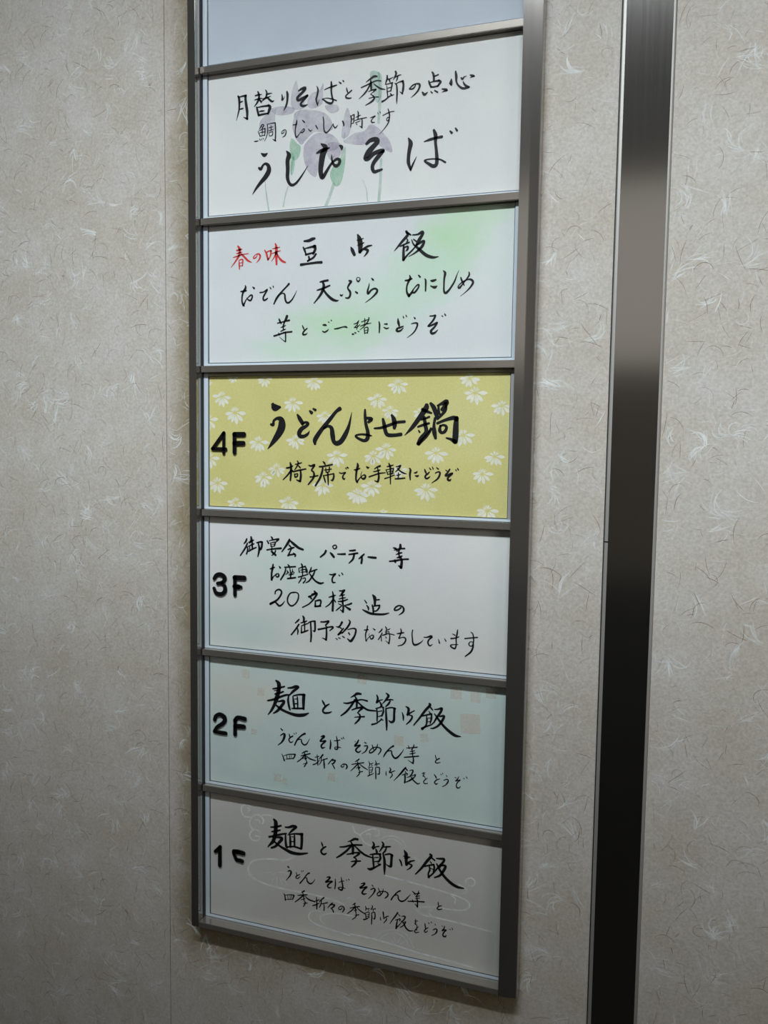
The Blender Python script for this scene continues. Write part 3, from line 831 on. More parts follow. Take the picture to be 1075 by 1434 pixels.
INK['P4A'] = '''44.7,622.6,1.3 43.8,625,1.6 41.6,627.6,0.98
45.5,627.2,1.3 42.9,632.4,1.5 37.3,640.4,1.1
44.7,630.7,0.98 46,633.4,1.5 44.5,638.4,1.3
49.8,620.3,1.5 50.2,623.5,2.1 48.1,626.7,1.1
46.8,626,0.81 50.2,624.7,1.1 52.8,623.4,0.97
45.9,630.7,0.65 50.2,628.5,1.1 53.2,627.2,0.97
51.1,624.2,1.3 51.1,628.8,1.6 51.4,632.7,1.3
48.1,630.2,0.97 48.3,634.8,1.1
46.8,635.6,0.98 51.1,633.1,1.3 55.8,630.9,1.1
56.2,625.9,0.97 60.9,624.9,1.5 63,624.8,1.1
62.6,625.2,1.8 62.2,629.8,1.8 60.9,632.9,1.5 59.6,631.8,0.81
57.9,625.4,1.1 59.4,631.5,1.9 58.8,636.1,1.6 57.7,640.4,0.97
/
73.1,618.9,0.96 74.4,620.4,1.6 74.8,621.9,0.96
68.5,623.3,1.1 70.2,625.9,1.4
70.6,623.2,0.64 76.1,621.8,1.1 81.9,620.8,1.4 79.8,622.8,1.3 78.2,624.4,0.64
72.3,625.4,0.8 73.1,628.8,1.1
72.7,625.4,0.64 76.5,624.3,0.96 77.8,624.8,1.3 76.9,628.2,1.1
73.1,627.1,0.48 76.9,626.3,0.64
72.7,629.2,0.64 76.9,628.4,0.8
68.1,632.9,1.1 75.3,631.5,1.3 84.5,630.3,1.6
74,629.5,0.96 74,633.7,1.1 78.2,637.7,1.8
78.2,633.1,1.1 77,635.9,1.3 74,638.3,0.8
72.7,634.2,0.64 75.3,636.7,0.8
/
94,620.5,1.3 92.7,623.6,2.1 89.5,628.3,1.6 85.5,633.7,0.96
94,621.3,1.1 98.5,624.8,2.1 104.3,628.7,2 109.3,630.3,1.6
93.6,626.6,1.1 95.3,628,1.3
92.4,631.2,1.1 96.9,629.4,1.6 99.4,628.6,0.95
96.5,629.8,0.95 92.8,636.9,1.3 92.4,638,0.79
92,637.4,0.95 96.1,636.3,1.3 100.3,635.3,1.1
98.6,634.7,1.1 100.7,636.4,1.7 100.3,638,1.1
/
134.7,630.2,1.8 133.2,633.1,1.6 128.7,636.9,1.2
139.4,631.8,0.98 141.4,633.6,2 143.5,636,1.8
143.9,624,0.98 142.1,625.5,0.98 143.9,627.8,0.98 146.4,626,1.2 145.4,623.9,0.98 143.9,624,0.78
/
147.5,632.8,0.98 151.5,632.7,1.4 155.6,632.3,1.6
/
160.5,628.7,1.2 164,628.3,1.5 166.5,627.8,1.4
159.8,632.5,1.2 164.6,631.6,1.4 169.1,630.6,1.4
165.6,631.3,1.5 164.1,637,1.6 159.9,641.3,0.78
/
176,631.3,1.2 173.6,633.6,1.5 170.6,636.2,0.97
173.6,633.6,1.3 173.8,636.4,1.7 173.2,640.5,1.7
/
180.3,633.9,1.2 184,634.1,1.7 188.4,634.2,1.7
/
206.7,623.2,0.94 209.6,624.2,1.7 210.6,626.5,0.94
207.7,625.5,0.75 212.5,624,1.1 218.3,623.3,1.3
213.9,619.8,1.7 213.9,622.6,2.1 212.1,625.9,1.3
209.7,629.7,0.75 213.6,628.1,1.3 215.5,627.6,0.94
212.6,625.9,1.1 212.1,629.1,1.3
210.7,632.9,0.94 214.6,631.3,1.3 216,630.8,0.75
212.6,629.1,1.1 213.1,632.8,1.3
202.9,636.9,1.1 209.8,635.7,1.5 216.5,634.2,1.3 222.3,633.6,1.3
208.4,635.1,0.94 208.9,637.2,1.7
214.6,632.2,1.3 215.6,636.3,1.9 214.9,642.3,2.3
214.9,642.3,1.7 212.3,640.7,0.94'''
INK['P4B'] = '''72.2,652.5,1.1 74.9,651.5,1.4 77.2,650.5,0.87
75.4,647.6,1.2 74.9,651.6,1.8 73.8,656.7,1.6 73.8,663.8,1.8
73.8,663.8,1.2 76.4,659.9,0.88 80.5,657.1,1 81.8,657.5,1.2 81.9,659.5,1.4 79.6,660.5,1.2 78.6,658.5,0.87 78.9,656.8,0.35
82.5,649.1,0.7 83.5,650.7,1.6
/
92.3,646.8,0.87 93.6,648.2,1.6
88.6,649.8,1 94.5,649.2,1.2 100.9,648.4,1.2
90,650.3,1 88.7,655.8,1.4 84.2,663.1,1.2
91.4,652.7,0.69 91.9,655.6,1 89.9,657.4,0.52
92.3,653.9,0.69 93.7,655.9,0.69
97.7,651.1,0.69 97.3,654.4,1 95.5,656.2,0.52
97.7,653.5,0.69 99.5,654.7,0.86
94.5,650.4,0.87 95.5,655.3,1.2 95.5,660.7,1.2
93.7,657.5,0.87 96.8,656.7,1 99.1,655.9,0.69
91.9,661.4,1.2 96,660.7,1.4 101.1,659.8,1.2
/
107.6,645.1,1 108.5,646.7,1.4
104.5,650.2,0.69 105.4,653.9,1.2
104.9,649.8,0.69 108.9,648.3,1 112.5,647.7,1.2 111.6,647.3,1
108,645.5,1 108.8,649.5,1.2 109,657,1
106.7,651.7,0.69 112.1,650.6,1 112.6,653.4,0.69
107.2,653.8,0.69 111.7,653.1,0.69
112.5,648.5,1 113.9,651.7,1.4 113.9,654.2,1
104.1,659.1,1 109.9,657.3,1 115.2,655.3,0.86
108.1,657.8,0.86 107.2,661.2,1.2 104.6,665.1,0.86
109,660.3,0.69 111.7,659.4,1 112.2,661.7,1 109.9,664.7,1.2
118.7,648.1,0.85 117.9,651,1.4 116.1,654,0.86
117,653.1,0.86 121.4,651.2,1.2 125,649.8,1
122.8,651.5,1 120.6,656.2,1.4 116.2,662.3,1.2 112.6,664.3,0.69
116.1,653.2,0.68 118.8,657.1,1.4 123.3,661.8,1.5 128.6,663.9,1.7 132.3,663,1
/
138.9,654,0.84 141.7,654.2,1.2 145.6,653,1.2 142.6,656.4,1.3 141.8,659.7,1.4 142.7,662,1.4 145.3,661.8,0.84
149.1,654,0.84 150,654.7,1
152.1,651.7,0.84 153.4,653.4,1'''
INK['P4C'] = '''77.8,678.3,1.1 78.3,675.6,1.1 81.8,673.5,1.3 84.8,674.7,1.5 84.8,678.3,1.5 80.3,684.5,1.5 72.4,689.4,1.9
72.4,689.4,1.7 77.4,687,1.1 80.4,689,1.7 82.9,690.7,1.5 86.3,688.6,1.1 88.8,685.2,0.57
99.5,675.2,1.1 95.1,676.6,1.1 92.2,681.8,1.3 92.7,686.7,1.3 96.2,689.6,1.3 100.6,687.5,1.1 104,682.3,1.3 104.4,676.9,1.1 101.5,675.1,0.94 98.6,675.7,0.94
/
122.3,672.4,1.3 123.3,674.2,2 120.4,676.6,1.3 116.1,678.7,1.5
117.1,678.2,1.3 119,680.3,1.5
119,675.8,0.74 124.3,674.5,1.5 125.2,674.9,1.7 122.4,679.6,1.5 116.7,685.8,1.1 109.1,690.2,0.94
123.4,682.2,0.93 123.4,688,1.7
123.4,682.6,1.1 128.2,681.2,1.5 129.6,682.2,1.5 129.2,685.3,1.3 128.2,687.6,1.1
123.4,688.2,1.3 129.2,687.1,1.5
/
138.6,677.5,0.92 143.4,675.8,1.3 145.7,674.9,0.73
142.4,671.5,0.92 143.2,675.8,1.6 143,682.9,1.8 142.6,691,1.8
142.9,679.4,1.1 139.2,684.6,1.1 134.9,687.8,0.74
143.4,678.5,0.73 145.8,681.8,1.1
149.9,670,0.91 152.8,670,1.3 155.7,668.9,1.3 153.2,672,1.5 151.4,673.9,0.91
150,675.3,0.73 153.3,674.4,1.1 155.6,673.6,0.73
149.5,678.5,0.73 153.3,677.3,1.1 156.6,676.6,0.73
148.6,681.2,0.91 153.8,680.2,1.3 158.9,678.2,0.91
153.2,671.1,0.91 153.3,676,1.1 153.8,681.2,1.3
153.3,681.3,1.5 154.3,686.5,1.6 153.9,691.4,1.8
153.4,691,1.1 151.1,689.4,0.73
149.1,683.4,0.73 152,684.5,0.91
152.4,685.3,0.91 149.2,688.2,1.1 146.4,690.5,0.73
163.2,681.9,1.3 159.9,683.4,1.3 155.7,684.6,0.73
155.7,685.1,0.91 159,687,1.5 161.4,688.2,2
/
177.2,677.7,0.75 179.2,680.3,1.1
179.5,682.7,0.87 181.2,685,1.5 181.4,687.4,0.87
175.1,687.3,0.75 178.3,688.8,1.6 183.5,690.5,1.9 189.8,690.9,1.7 197.4,690.3,1.5 203,688.7,0.74
185.8,671.8,1.2 187.7,674.2,2.7 188.1,677.8,2.1 188.1,681.7,1.7
189.9,676.4,0.99 192.8,675.9,1.1
185.3,681.9,1.1 186.3,685.2,1.6 186.6,690,1.2
186.5,683,0.87 190.3,682.2,1.2 193.2,681.6,1.2
193.2,681.6,1.2 192.6,684.1,1.4 190.1,687.3,1.1 187.2,688.1,0.99
/
215.4,682.3,1.2 213,684.3,1.1 209.2,685.5,1.2 208.9,684,1.3 211,681.5,1.2 214.1,680.3,1.1 217.3,681.3,1.3 218.5,683.9,1.5 217.3,686.9,1.3 213.4,689.8,0.49'''
INK['P4D'] = '''105.5,702.9,0.95 103.9,704.6,1.4 101,707.3,0.8
105.2,708.3,1.4 101.9,713.2,1.4 96.5,720,1.1
103.5,712.3,0.8 104.2,715.3,1.4 103.7,719,0.8
109.6,699.2,1.1 110.9,701.7,1.9 110.1,704.5,0.95
107.2,706.6,0.79 112.6,704.7,1.3 114.2,703.8,0.63
108.1,709.6,0.79 112.2,707.7,1.1 115.9,706.3,0.79
111.3,704,0.95 111.6,707.8,1.1 111.8,715.4,1.1
108.1,710.4,0.95 108.1,716.5,1.3
107.7,716.9,1.1 111.8,715.3,1.3 115.5,713.6,0.95
115.9,705.5,0.79 119.1,704.1,1.1 123.2,703.4,1.3
123.1,703.6,1.6 123.4,709.8,1.6 122.9,714.1,1.4 121.2,713.4,0.79
118.3,704.9,1.3 118.8,711.8,1.4 119.1,719.3,1.6 118.6,725.1,1.3
/
129.7,703.6,1.1 133.8,703.3,1.3 138.6,702.1,1.4 136.6,704.9,1.4 135,707,1.1 136.7,708.3,0.78
126.9,711.7,1.4 133,710.1,1.3 139.5,708.1,1.2 143.1,707.8,1.6 142.7,709.3,1.2 139.5,711.9,0.78
135.9,709.5,1.3 136.2,715.6,1.6 135.7,721.7,1.7
135.7,721.8,1.3 133.5,720.7,0.94 131.5,720.1,0.47
/
153.1,702,1.7 151.1,705.6,1.4 148.7,707.7,1.1
146.7,707.1,0.62 150.7,707.5,1.1 153.1,709.2,0.77
154.7,708.3,1.1 152,711.5,1.2 149.2,715.2,1.4
148.8,715.2,1.2 152.4,713,1.1 154.8,711.8,0.77
146.4,719.2,0.62 148,720.2,0.93
149.2,718.2,0.62 151.2,718.9,0.93
153.6,716.4,0.77 155.6,717.5,1.1
160.6,699.2,0.92 161.8,701.3,1.4 159.5,706,1.5 155.5,710.8,1.2 153.2,713.7,0.62
159.5,709,0.77 164.2,707.5,0.92 167.4,707.6,1.4 168.2,709.7,1.5 166.7,715.1,1.5 163.2,720.3,2 161.2,720.1,1.5 159.2,718.4,0.77
160.3,712.3,1.1 161.5,713.9,1.2
/
177.1,708,0.69 179.6,707.6,0.97 181.7,707.2,0.69
180.6,703.6,0.97 180.1,707.4,1.1 178.7,711.6,1.1 178.8,715.6,0.97 179.3,719.1,0.97
179.3,719,0.69 181.8,715.4,0.55 185.6,712.4,0.83 187.1,713.2,1.1 186.4,715.6,1.2 184.3,716.5,0.97 183.6,714.9,0.69 182.1,712.6,0.35 182.8,710.9,0.28
186.6,705.8,0.69 188.4,706.8,1.2
/
196.1,705.3,0.96 195.1,707.1,1.1 192.7,709.3,0.69
196.2,709.4,0.96 195.2,711.5,0.96 192.3,716.4,0.83
195.2,712.8,0.69 195.6,717.5,0.83
199.6,702.7,0.68 200.7,704.3,1.1
200,706.3,0.55 202.4,705.5,0.82 204.5,704.3,0.55
200.7,703.6,0.68 200.4,709.7,0.82
196.6,711.7,0.69 202.1,709.5,0.82 209.1,710.2,0.68
196.9,711.8,0.55 200.8,710.3,0.68
199.3,708.1,0.55 203.5,707.4,0.68
203.4,707.7,0.55 204.3,712.7,0.96 203.5,719.5,1.1
203.3,719.3,0.82 201.2,717.6,0.55 199.8,716.8,0.27
199.7,712.7,0.55 200.8,714,0.82
/
211.9,708.6,0.68 214.6,708.1,1.1 218.8,707,0.95
215.6,703.5,0.81 216.3,706.3,1.2 215,710.4,0.95 213.7,713.2,0.95 216.1,712.3,0.68 219.2,711.7,0.95 220.9,713.2,1.2 220.3,716.2,1.2 217.6,719.2,0.95 212.8,720.9,0.54
/
228,703.6,0.81 227.4,707.3,0.94 227.9,712.6,1.1 228.5,716.5,1.2 230.3,718.3,1.5 234,717,1.2 237.4,714.4,0.67 239,712.2,0.2
/
239.7,709.8,0.67 242.7,709.5,0.94 246.8,708.1,1.7 247.8,709,1.3 245.1,711.3,1.1 243.8,714,1.2 244.6,716.9,1.2 246.3,717.6,0.93 248.4,715.9,0.4
/
254.5,710.4,0.53 255.5,714.1,1.1
260.5,709.3,0.53 261.9,711.6,0.93
/
268.4,703.9,0.53 270.8,705,0.92
266.9,708.6,1.1 270.2,708,0.92 274.7,706.3,0.79
273.3,699.6,0.79 273,702.9,1.2 272.1,708.2,1.1 272.3,713.4,0.92 271.4,717.7,1.2 269.4,717.9,1.2 266.7,716.2,1.1 267.6,714.8,0.92 270.9,714.2,0.66 273.9,713.9,0.66
/
280.7,707.4,0.91 285.9,706.4,0.91 293.1,705.1,0.91
286.4,700.4,0.52 288.4,702.2,0.91 289.2,706,1 289.3,709.9,0.91 288,713.9,0.78 285.8,714.1,0.78 284.7,712.2,0.91 286,710.2,0.65 288,710,0.65
288.9,709.9,0.78 289,714.4,1.2 286.9,719.8,1.3 281.4,724.9,0.79'''
INK['P5A'] = '''79.3,770.3,1.5 82.3,772.8,3.3 82.7,777.8,3.3 81.5,784.2,3.3 79.8,789.9,3.6 77.7,795.6,2.6 74.3,802.3,2 70.1,807.9,0.66
75.5,779.4,1.1 81.9,777.9,1.6 89.1,775.5,1.3
77.2,781.1,0.65 83.6,780,1.1
78.1,784.7,1.3 82.8,783.3,1.6 87.8,781.1,1.3
69.6,792.8,1.3 76.8,790.6,1.8 84.5,787,1.8 91.2,784.3,1.6 95.4,783.8,1.1
82,792.4,1.1 87,791,2 88.7,792,2.3 85.4,797.1,2.4 81.1,802.3,2.1 76.5,805.6,1.1
79.9,796.9,1.6 85.4,800.2,2.1 93,802.8,2.1 102.2,804.4,2.6 110.6,803.4,2.6 116.8,800.7,0.96
92.9,776.7,1.1 97.9,775.7,1.8 102.1,774.1,2.3 105.4,774.5,1.4 99.6,779,2.1 95.4,783.4,1.1
94.2,783.5,1.1 93.3,789.1,1.8 94.2,795.2,1.9 95.5,799.4,1.5
98.8,785,1.1 99.7,791.5,1.9 100.5,797.2,1.6
99.6,784.1,1.1 106.3,782.2,1.4 112.1,781.9,1.9
111.3,782,2.6 110.9,788.6,2.6 111,796.8,1.9
97.6,798,0.97 103.9,797.2,1.5 111.4,796.3,1.4
103.8,784.8,1.1 104.3,791,1.3 104.3,796.4,1.1
100.9,787.5,0.64 103.8,787.1,0.8
101.3,792.5,0.97 103.8,792.2,0.97
/
131.9,785.3,0.79 133.5,787.9,1.7 135.2,790.8,1.1
139.7,788.4,0.95 136,791.1,1.6 132.8,795.7,1.6 134.4,798.2,1.6 139.3,797.6,1.4 142.4,796.1,0.79
/
174.4,773.9,1.5 170.4,774,2.1 166.9,776.4,1.4 163.4,778.7,0.57
155.7,785.3,0.85 160.4,785.1,1.4 168.4,782.1,1.4 174.8,779.7,1.1 181.3,780.3,1.4
168,777,0.99 169.9,780.6,1.8 170,788.1,1.6
168,780.8,1.7 163.4,788.2,1.6 158.4,794.4,1.6 152.9,799,1
170.5,782.2,1.1 176.4,786.7,1.5 182.1,789.5,1.5 190.7,789.5,1.1
164.9,791.5,0.99 169.9,789.2,1.3 176.4,787.7,1.7 172.8,791.6,1.3 171,793.9,0.85
171,793.9,0.71 173.6,796,1.5 172.9,800.2,1.6 168.3,805.5,0.99
167.9,798.7,0.71 172.9,797.8,0.99 178.3,796.9,1.3
/
191.5,773,0.97 192.6,776.6,1.7 191.3,780.9,1.4
192.3,780,1.7 194.8,778.1,0.97 197.6,777.1,0.69
194.8,779.8,0.97 196.6,783,1.9 195.6,784.8,1.1
201.4,770.2,0.97 203.9,772.3,1.9 201.1,777,1.4 197.7,781.1,0.55
202.2,777.2,0.97 206,776.1,1.1 208.8,776.1,0.83
205.7,777.5,1.1 204,780.7,1.5 201.2,783.8,0.97
190.7,787.1,0.98 197,784.6,0.97 199.1,785.1,0.97
191.7,787.6,0.97 192.2,793.7,1.4 192.1,799.9,1.1
198.1,785.2,1.1 198.8,788.8,1.4 197.1,793.8,1.4
192.8,789.9,0.7 197.1,788.7,0.83
193.6,794.9,0.7 197.1,793.5,0.83
186.6,804,1.4 191.6,802,1.1 197.2,797.2,0.97
196.5,797,0.97 198.3,798.1,0.97
201.3,785.5,1.1 201.7,792.6,1.7 202.3,800.7,1.8 202.4,807.9,0.97
202,785.7,0.97 206.9,784.1,1.1 211.4,784.6,1.2
210.4,784.7,1.9 210.1,790.9,1.8 209.9,797,1.9 207.1,799.1,1.7 204.6,797.7,0.83
/
218.4,787.7,0.6 219.7,791.3,1.4 219.8,795.4,0.91
222.4,781.3,0.9 225.1,783.2,2 224.5,788.5,1.8 223.4,790.1,1.5 227.1,787.1,1.1 231.2,784.4,0.75
226,789.4,0.9 229.1,790.5,1.3 227.2,794.9,1.4 223.1,799.2,0.75
/
246.5,775.7,1.6 247.3,776.9,1.9 242.2,783.1,1.9 237,790.7,1.5 230.7,799.2,0.9
246.6,778.1,0.89 248.8,780.4,1.3 250,781.6,0.89
245.9,783,0.59 247.4,785,1.2
239.3,788.9,1 243.7,787.3,1.2 248.9,785.6,1.3
243.8,788.4,0.89 244.2,792.8,1.5 243.2,798.1,1.2 239.5,801.9,1.9
248.9,785.9,1.2 248.7,790.7,1.5 247.6,795.3,0.89
245.3,790.4,0.59 248.3,789.7,0.59
245.4,794.1,0.59 248.3,793,0.59
239.1,801.5,1.5 243.9,798.7,1.2 249.1,796.2,1 253.5,790.9,0.74
251.8,780.8,0.74 255.5,780,1.2 259.2,778.8,1.8 257.8,783,1.8 254.2,788.6,1.6 251.3,794.1,1
251.9,785.2,0.89 255.7,789.9,1.6 260.3,795.2,1.9 266.3,800.3,2.2 273,804.2,2.2 278.7,804.6,0.73
257.2,787.1,1.2 261.6,786.2,1.6 259.5,791.6,1.9 255.9,796.5,1.5 251.4,799.6,1.3 248.1,800.3,0.74'''
INK['P5B'] = '''85.1,821.1,0.89 86.9,822.6,1.2
84.4,828.7,0.71 88.1,826.1,1.2 89.5,827.2,2 88.5,831.6,1.8 85.8,835.9,1.2 81.8,839.2,0.54
/
94.7,825.7,0.71 95.4,828.2,1.2 96.4,829.3,0.71
98.9,827.3,1.1 95.9,829.4,1.1 94.4,831.7,1.1 95.9,834.3,1.1 98.2,833.8,0.71 99.3,832.4,0.35
100,824.1,0.53 100.8,825.1,0.71
102.3,823,0.53 102.8,824.2,0.71
/
112.8,822.9,1.6 109.2,825.1,1.2 104.2,830.4,1.2 101,836.8,1.1
104.2,830.9,0.53 108.3,829.5,0.88 109.2,832.8,1.2 112,835,1.2 115.1,833.3,0.88 118.2,827.3,0.26
/
130.8,824,0.7 133.5,822.8,1.6 134.8,823.1,1.6 131.7,826.4,1.4 130,828.8,1.2 132.6,828.4,1 136.2,827.5,1.4 133.6,830.4,1.4 131.3,833.2,1.4 132.3,835.6,1.4 135.6,834.4,0.52
/
141.5,826,0.69 141.8,830.6,1.4 141.2,835.3,1.2
145.5,826.3,0.52 149.5,825.4,0.86 152.1,824.6,0.69
148.1,821.3,0.69 149.1,826.2,1.2 149.6,831.2,1.2 149.2,834.6,1.2 146.5,834.6,1 146.9,832.8,0.69 150,832.4,0.86 153.1,832.4,0.52
153.4,822.3,0.51 154.3,823.2,0.77
155.6,821.2,0.69 156.3,822.4,0.86
/
168.4,824.4,0.5 169.2,823.8,0.4
172.4,822,0.99 171,825.1,1.4 168.5,828.3,1.4 169,828.7,1.2 174.5,827,0.99 171,830.4,1.2 169.5,833,1.4 172.1,834.9,1.2 175.1,832.8,0.59
179,823.5,0.69 180.5,824.1,0.99
178.6,827.5,0.79 181.6,826.6,0.99 182.1,828.4,1.2 180.1,832.6,0.89 176.1,835.7,0.4
187.1,824.9,0.59 188.1,827.6,0.98 189.1,830.4,0.59
193.1,823.8,0.69 191.6,828.1,0.98 187.7,832.5,0.98 184.7,833.6,1.2 184.7,831.5,0.79 188.6,827.6,0.79 194.1,826.8,0.88 196.6,828.4,1.2 196.1,830.9,0.98 193.9,834.1,0.59
209.9,823.1,1.4 206.5,825.7,0.97 202.1,831,1.2 199.5,835.7,0.78
202.6,830,0.49 207.5,828.4,0.97 208.5,832.1,1.2 211.5,835.5,1.4 215,833.6,1.2 219.3,827.8,0.68 220.7,824.9,0.29
/
223.6,823.4,0.58 227.9,822.6,0.77 234.7,821.1,0.96
225.5,820.7,0.58 226.5,823.4,0.86
231.3,819,0.67 230.8,821.4,0.96 228.9,824.5,0.77
227.5,826.6,0.58 229.9,825.8,0.86 232.3,825,0.57
227.1,829.1,0.58 230,828.2,0.86 232.9,827,0.57
229.4,824,0.77 230,828.2,0.86 230.2,831,0.77
221.3,833.2,0.77 228.1,831.8,0.96 236.3,830,0.96
230.5,831,0.86 231.1,834.7,1.2 230.6,838.1,1.3
230.6,838.4,0.96 228.2,837,0.67 225.3,835.7,0.39
/
253.5,826.7,0.57 254.2,829.6,0.85 254.8,830.9,0.57
257.8,829.3,0.85 255,831.2,0.85 253.6,833.5,0.85 255.1,834.4,0.85 258.8,833.2,0.47'''
INK['P5C'] = '''86.1,848.4,0.49 87.3,849.8,0.82 89.3,855,1.3
88.6,850,0.49 93.7,847.7,0.65 98.3,846.9,0.81 101.7,846.6,1.1
101.7,846.6,1.3 100.9,849.5,1.1 99.2,851.7,0.81
92,848.4,0.49 92.4,852.2,0.65
95,848,0.49 95.4,850.7,0.65
97.1,847.3,0.49 97.5,850.4,0.49
90.8,853.3,0.49 95.4,852.1,0.82 99.2,851.3,0.65
/
115.9,841.4,0.97 113.4,841.9,1.1 109.6,844.4,0.65
108.4,847.3,0.65 113,845.5,0.97 118.8,843.5,0.97
112.1,843.3,0.65 113.2,845.9,1.1 113.4,850.5,0.97
112.6,846.3,0.97 108.8,850.4,0.97 104.3,854.3,0.65
114.2,846.5,0.65 118.8,849,1.1 125.1,850.1,0.8
109.7,850.1,0.4 114.7,848.4,0.81 113.9,850.8,0.65 115.1,853,0.97 112.2,858.5,0.81
111,855.7,0.49 115.5,854.1,0.81
/
124.2,846.7,0.48 128.7,844.9,0.8
126.7,843.6,0.64 127.3,848.6,0.96 127.6,854.4,0.96
122.2,854.8,0.96 125.5,853.1,0.8 129.6,849,0.48
133.2,842.7,1.3 131.2,845.3,0.96 128.8,848,0.48
131.6,846,0.8 131.2,850.4,0.8 129.2,853.8,0.48
132.1,848.7,0.64 138.2,845.9,0.8
134.3,847.2,0.8 134.7,852.2,1.3 135,856.5,1.1
/
144.7,845.8,0.95 142.7,847.2,0.95 139.1,852,0.64
143.5,847.5,0.64 147.2,846.6,1.1 145.2,850,1.1 143.5,851,0.64
143.1,850.6,0.64 145.2,853.1,0.95 146.4,855.6,0.95
/
156.9,849.5,0.47 156.1,852.3,0.71 153.7,852.6,0.95 153.7,851.5,0.63 156.1,849.4,0.79 159.3,849.5,1.1 160.2,851.7,1.3 159,854.2,0.63
/
173.3,841.7,0.85 171.9,843,0.99 169,845.1,0.57
165.1,848.5,0.57 170.1,847,0.85 178.4,844.8,0.85
171.2,844.1,0.57 172.3,847.1,1.1 172.7,851.9,0.85
171.2,847.9,0.85 168,851.5,0.85 164.1,855.6,0.43
173.4,846.6,0.57 177.4,849.1,0.99 182.5,851.6,0.71
170.2,851.6,0.43 174.5,849.9,0.85 172.8,852.6,0.71 174.2,854.1,0.85 173.5,857.4,0.85 170.7,860.6,0.57
172.4,855.8,0.43 177.1,854.2,0.85
/
183.8,842.7,0.56 184.9,845.7,0.85 183.9,848.2,0.42
184.9,845.3,0.56 188.5,843.8,0.56
186.7,845.4,0.56 187.5,846.7,0.7
191,841,0.56 191.7,843.7,0.98 190.3,845.9,0.56
191,844.5,0.56 195.3,843.5,0.7
192.8,844.5,0.56 192.1,846.7,0.56
183.5,849.3,0.42 187.5,848.1,0.56 187.9,850.4,0.7 186.8,854.1,0.56
184.3,849.6,0.56 184.7,857.1,0.85
185,851.5,0.35 187.2,850.9,0.42
185,854,0.35 187.2,853.3,0.42
182.9,858.1,0.85 186.9,855.8,0.7 189.4,854.4,0.42
191.1,847.9,0.56 191.5,854.1,1.1 191.6,859.9,0.84
191.4,848.2,0.56 195,847.3,0.84 195.4,850.7,0.98 195.1,854.2,0.98 193.3,854.5,0.56
/
202.5,850.4,0.42 202.4,853.2,0.84 202.9,854.8,0.56
206.3,846.1,0.7 207.4,848,1.1 206,851.3,0.84 211.6,848.5,0.69
207.8,851,0.56 209.2,853.2,0.83 206.8,856.7,0.56
/
223.1,843.3,0.96 220,847.2,1.1 215.9,852.9,0.97 210.7,858.9,0.35
223.1,844,0.55 224.9,845.8,0.69
222.8,847.5,0.41 223.5,848.4,0.55
219.7,851.7,0.55 224.2,849.3,0.69 225.3,849.9,0.69
221.8,851.1,0.55 222.6,855.4,1.1 222.2,859.2,1.2
/
223.1,843.3,0.83 220.7,847,1.1 217.3,851.6,0.83
222.8,844.7,0.55 224.9,846.4,0.83
222.5,847.5,0.41 223.2,848.7,0.69
219.4,851.8,0.55 224.3,849.6,0.69 224.6,851.2,0.69
222.9,851.2,0.69 222.6,855.3,1.2 222.2,859.6,0.83
222.2,859.1,0.69 225.1,857.7,0.83 227.8,855.6,0.83 230.6,852.8,0.55
227,846.1,0.41 230.8,845.2,0.96 229.8,848.8,1.1 227.8,851.8,0.83 224.3,853.7,0.41
227.7,850.4,0.41 230.2,854.2,0.96 233.4,857.1,1.1 236.2,858.4,0.96 238.2,857.1,0.41
229.8,851.2,0.55 233.6,849.3,0.82 231.3,853.3,0.82 227.2,857,0.55
/
240.1,847.3,0.41 241.8,846.5,0.68 243.5,845.8,0.41
241.5,845.7,0.41 242.1,847.7,0.82 241.2,849.9,0.68 242.9,849.9,0.55 243.7,852.2,0.55
245.7,851.2,0.54 243.7,852.9,0.68 242,855.2,0.82 243.1,857.1,0.82 246.1,856.3,0.54
/
252.8,846.3,0.54 254.5,848.6,1.1 255.2,850.2,0.54
258.3,850.1,0.68 255.3,851.5,0.81 253.3,854.2,0.95 254.7,856,0.95 256.7,854.7,0.41
259.2,844.9,0.47 259.9,845.6,0.61
260.9,843.6,0.4 261.6,844.5,0.61
/
265,845.4,0.54 265.7,846.6,0.67
262.7,850.8,0.54 265.4,849.4,0.81 267.1,850.1,0.94 266.5,852.6,1.1 264.2,855.6,0.67 261.5,857.3,0.54
/
273.7,846.1,0.54 274.8,846.6,0.67
277.7,844.9,0.4 276.4,847.7,0.8 274.5,850,0.8 276.1,849.1,0.67 279.3,848,0.67 276.8,850.4,0.8 275.4,853.6,0.8 276,856.2,1.1 278,856.2,0.8 279.6,854.3,0.33
282.4,845.8,0.47 283.1,846.4,0.6
285,844.1,0.53 286.1,845.3,0.66'''
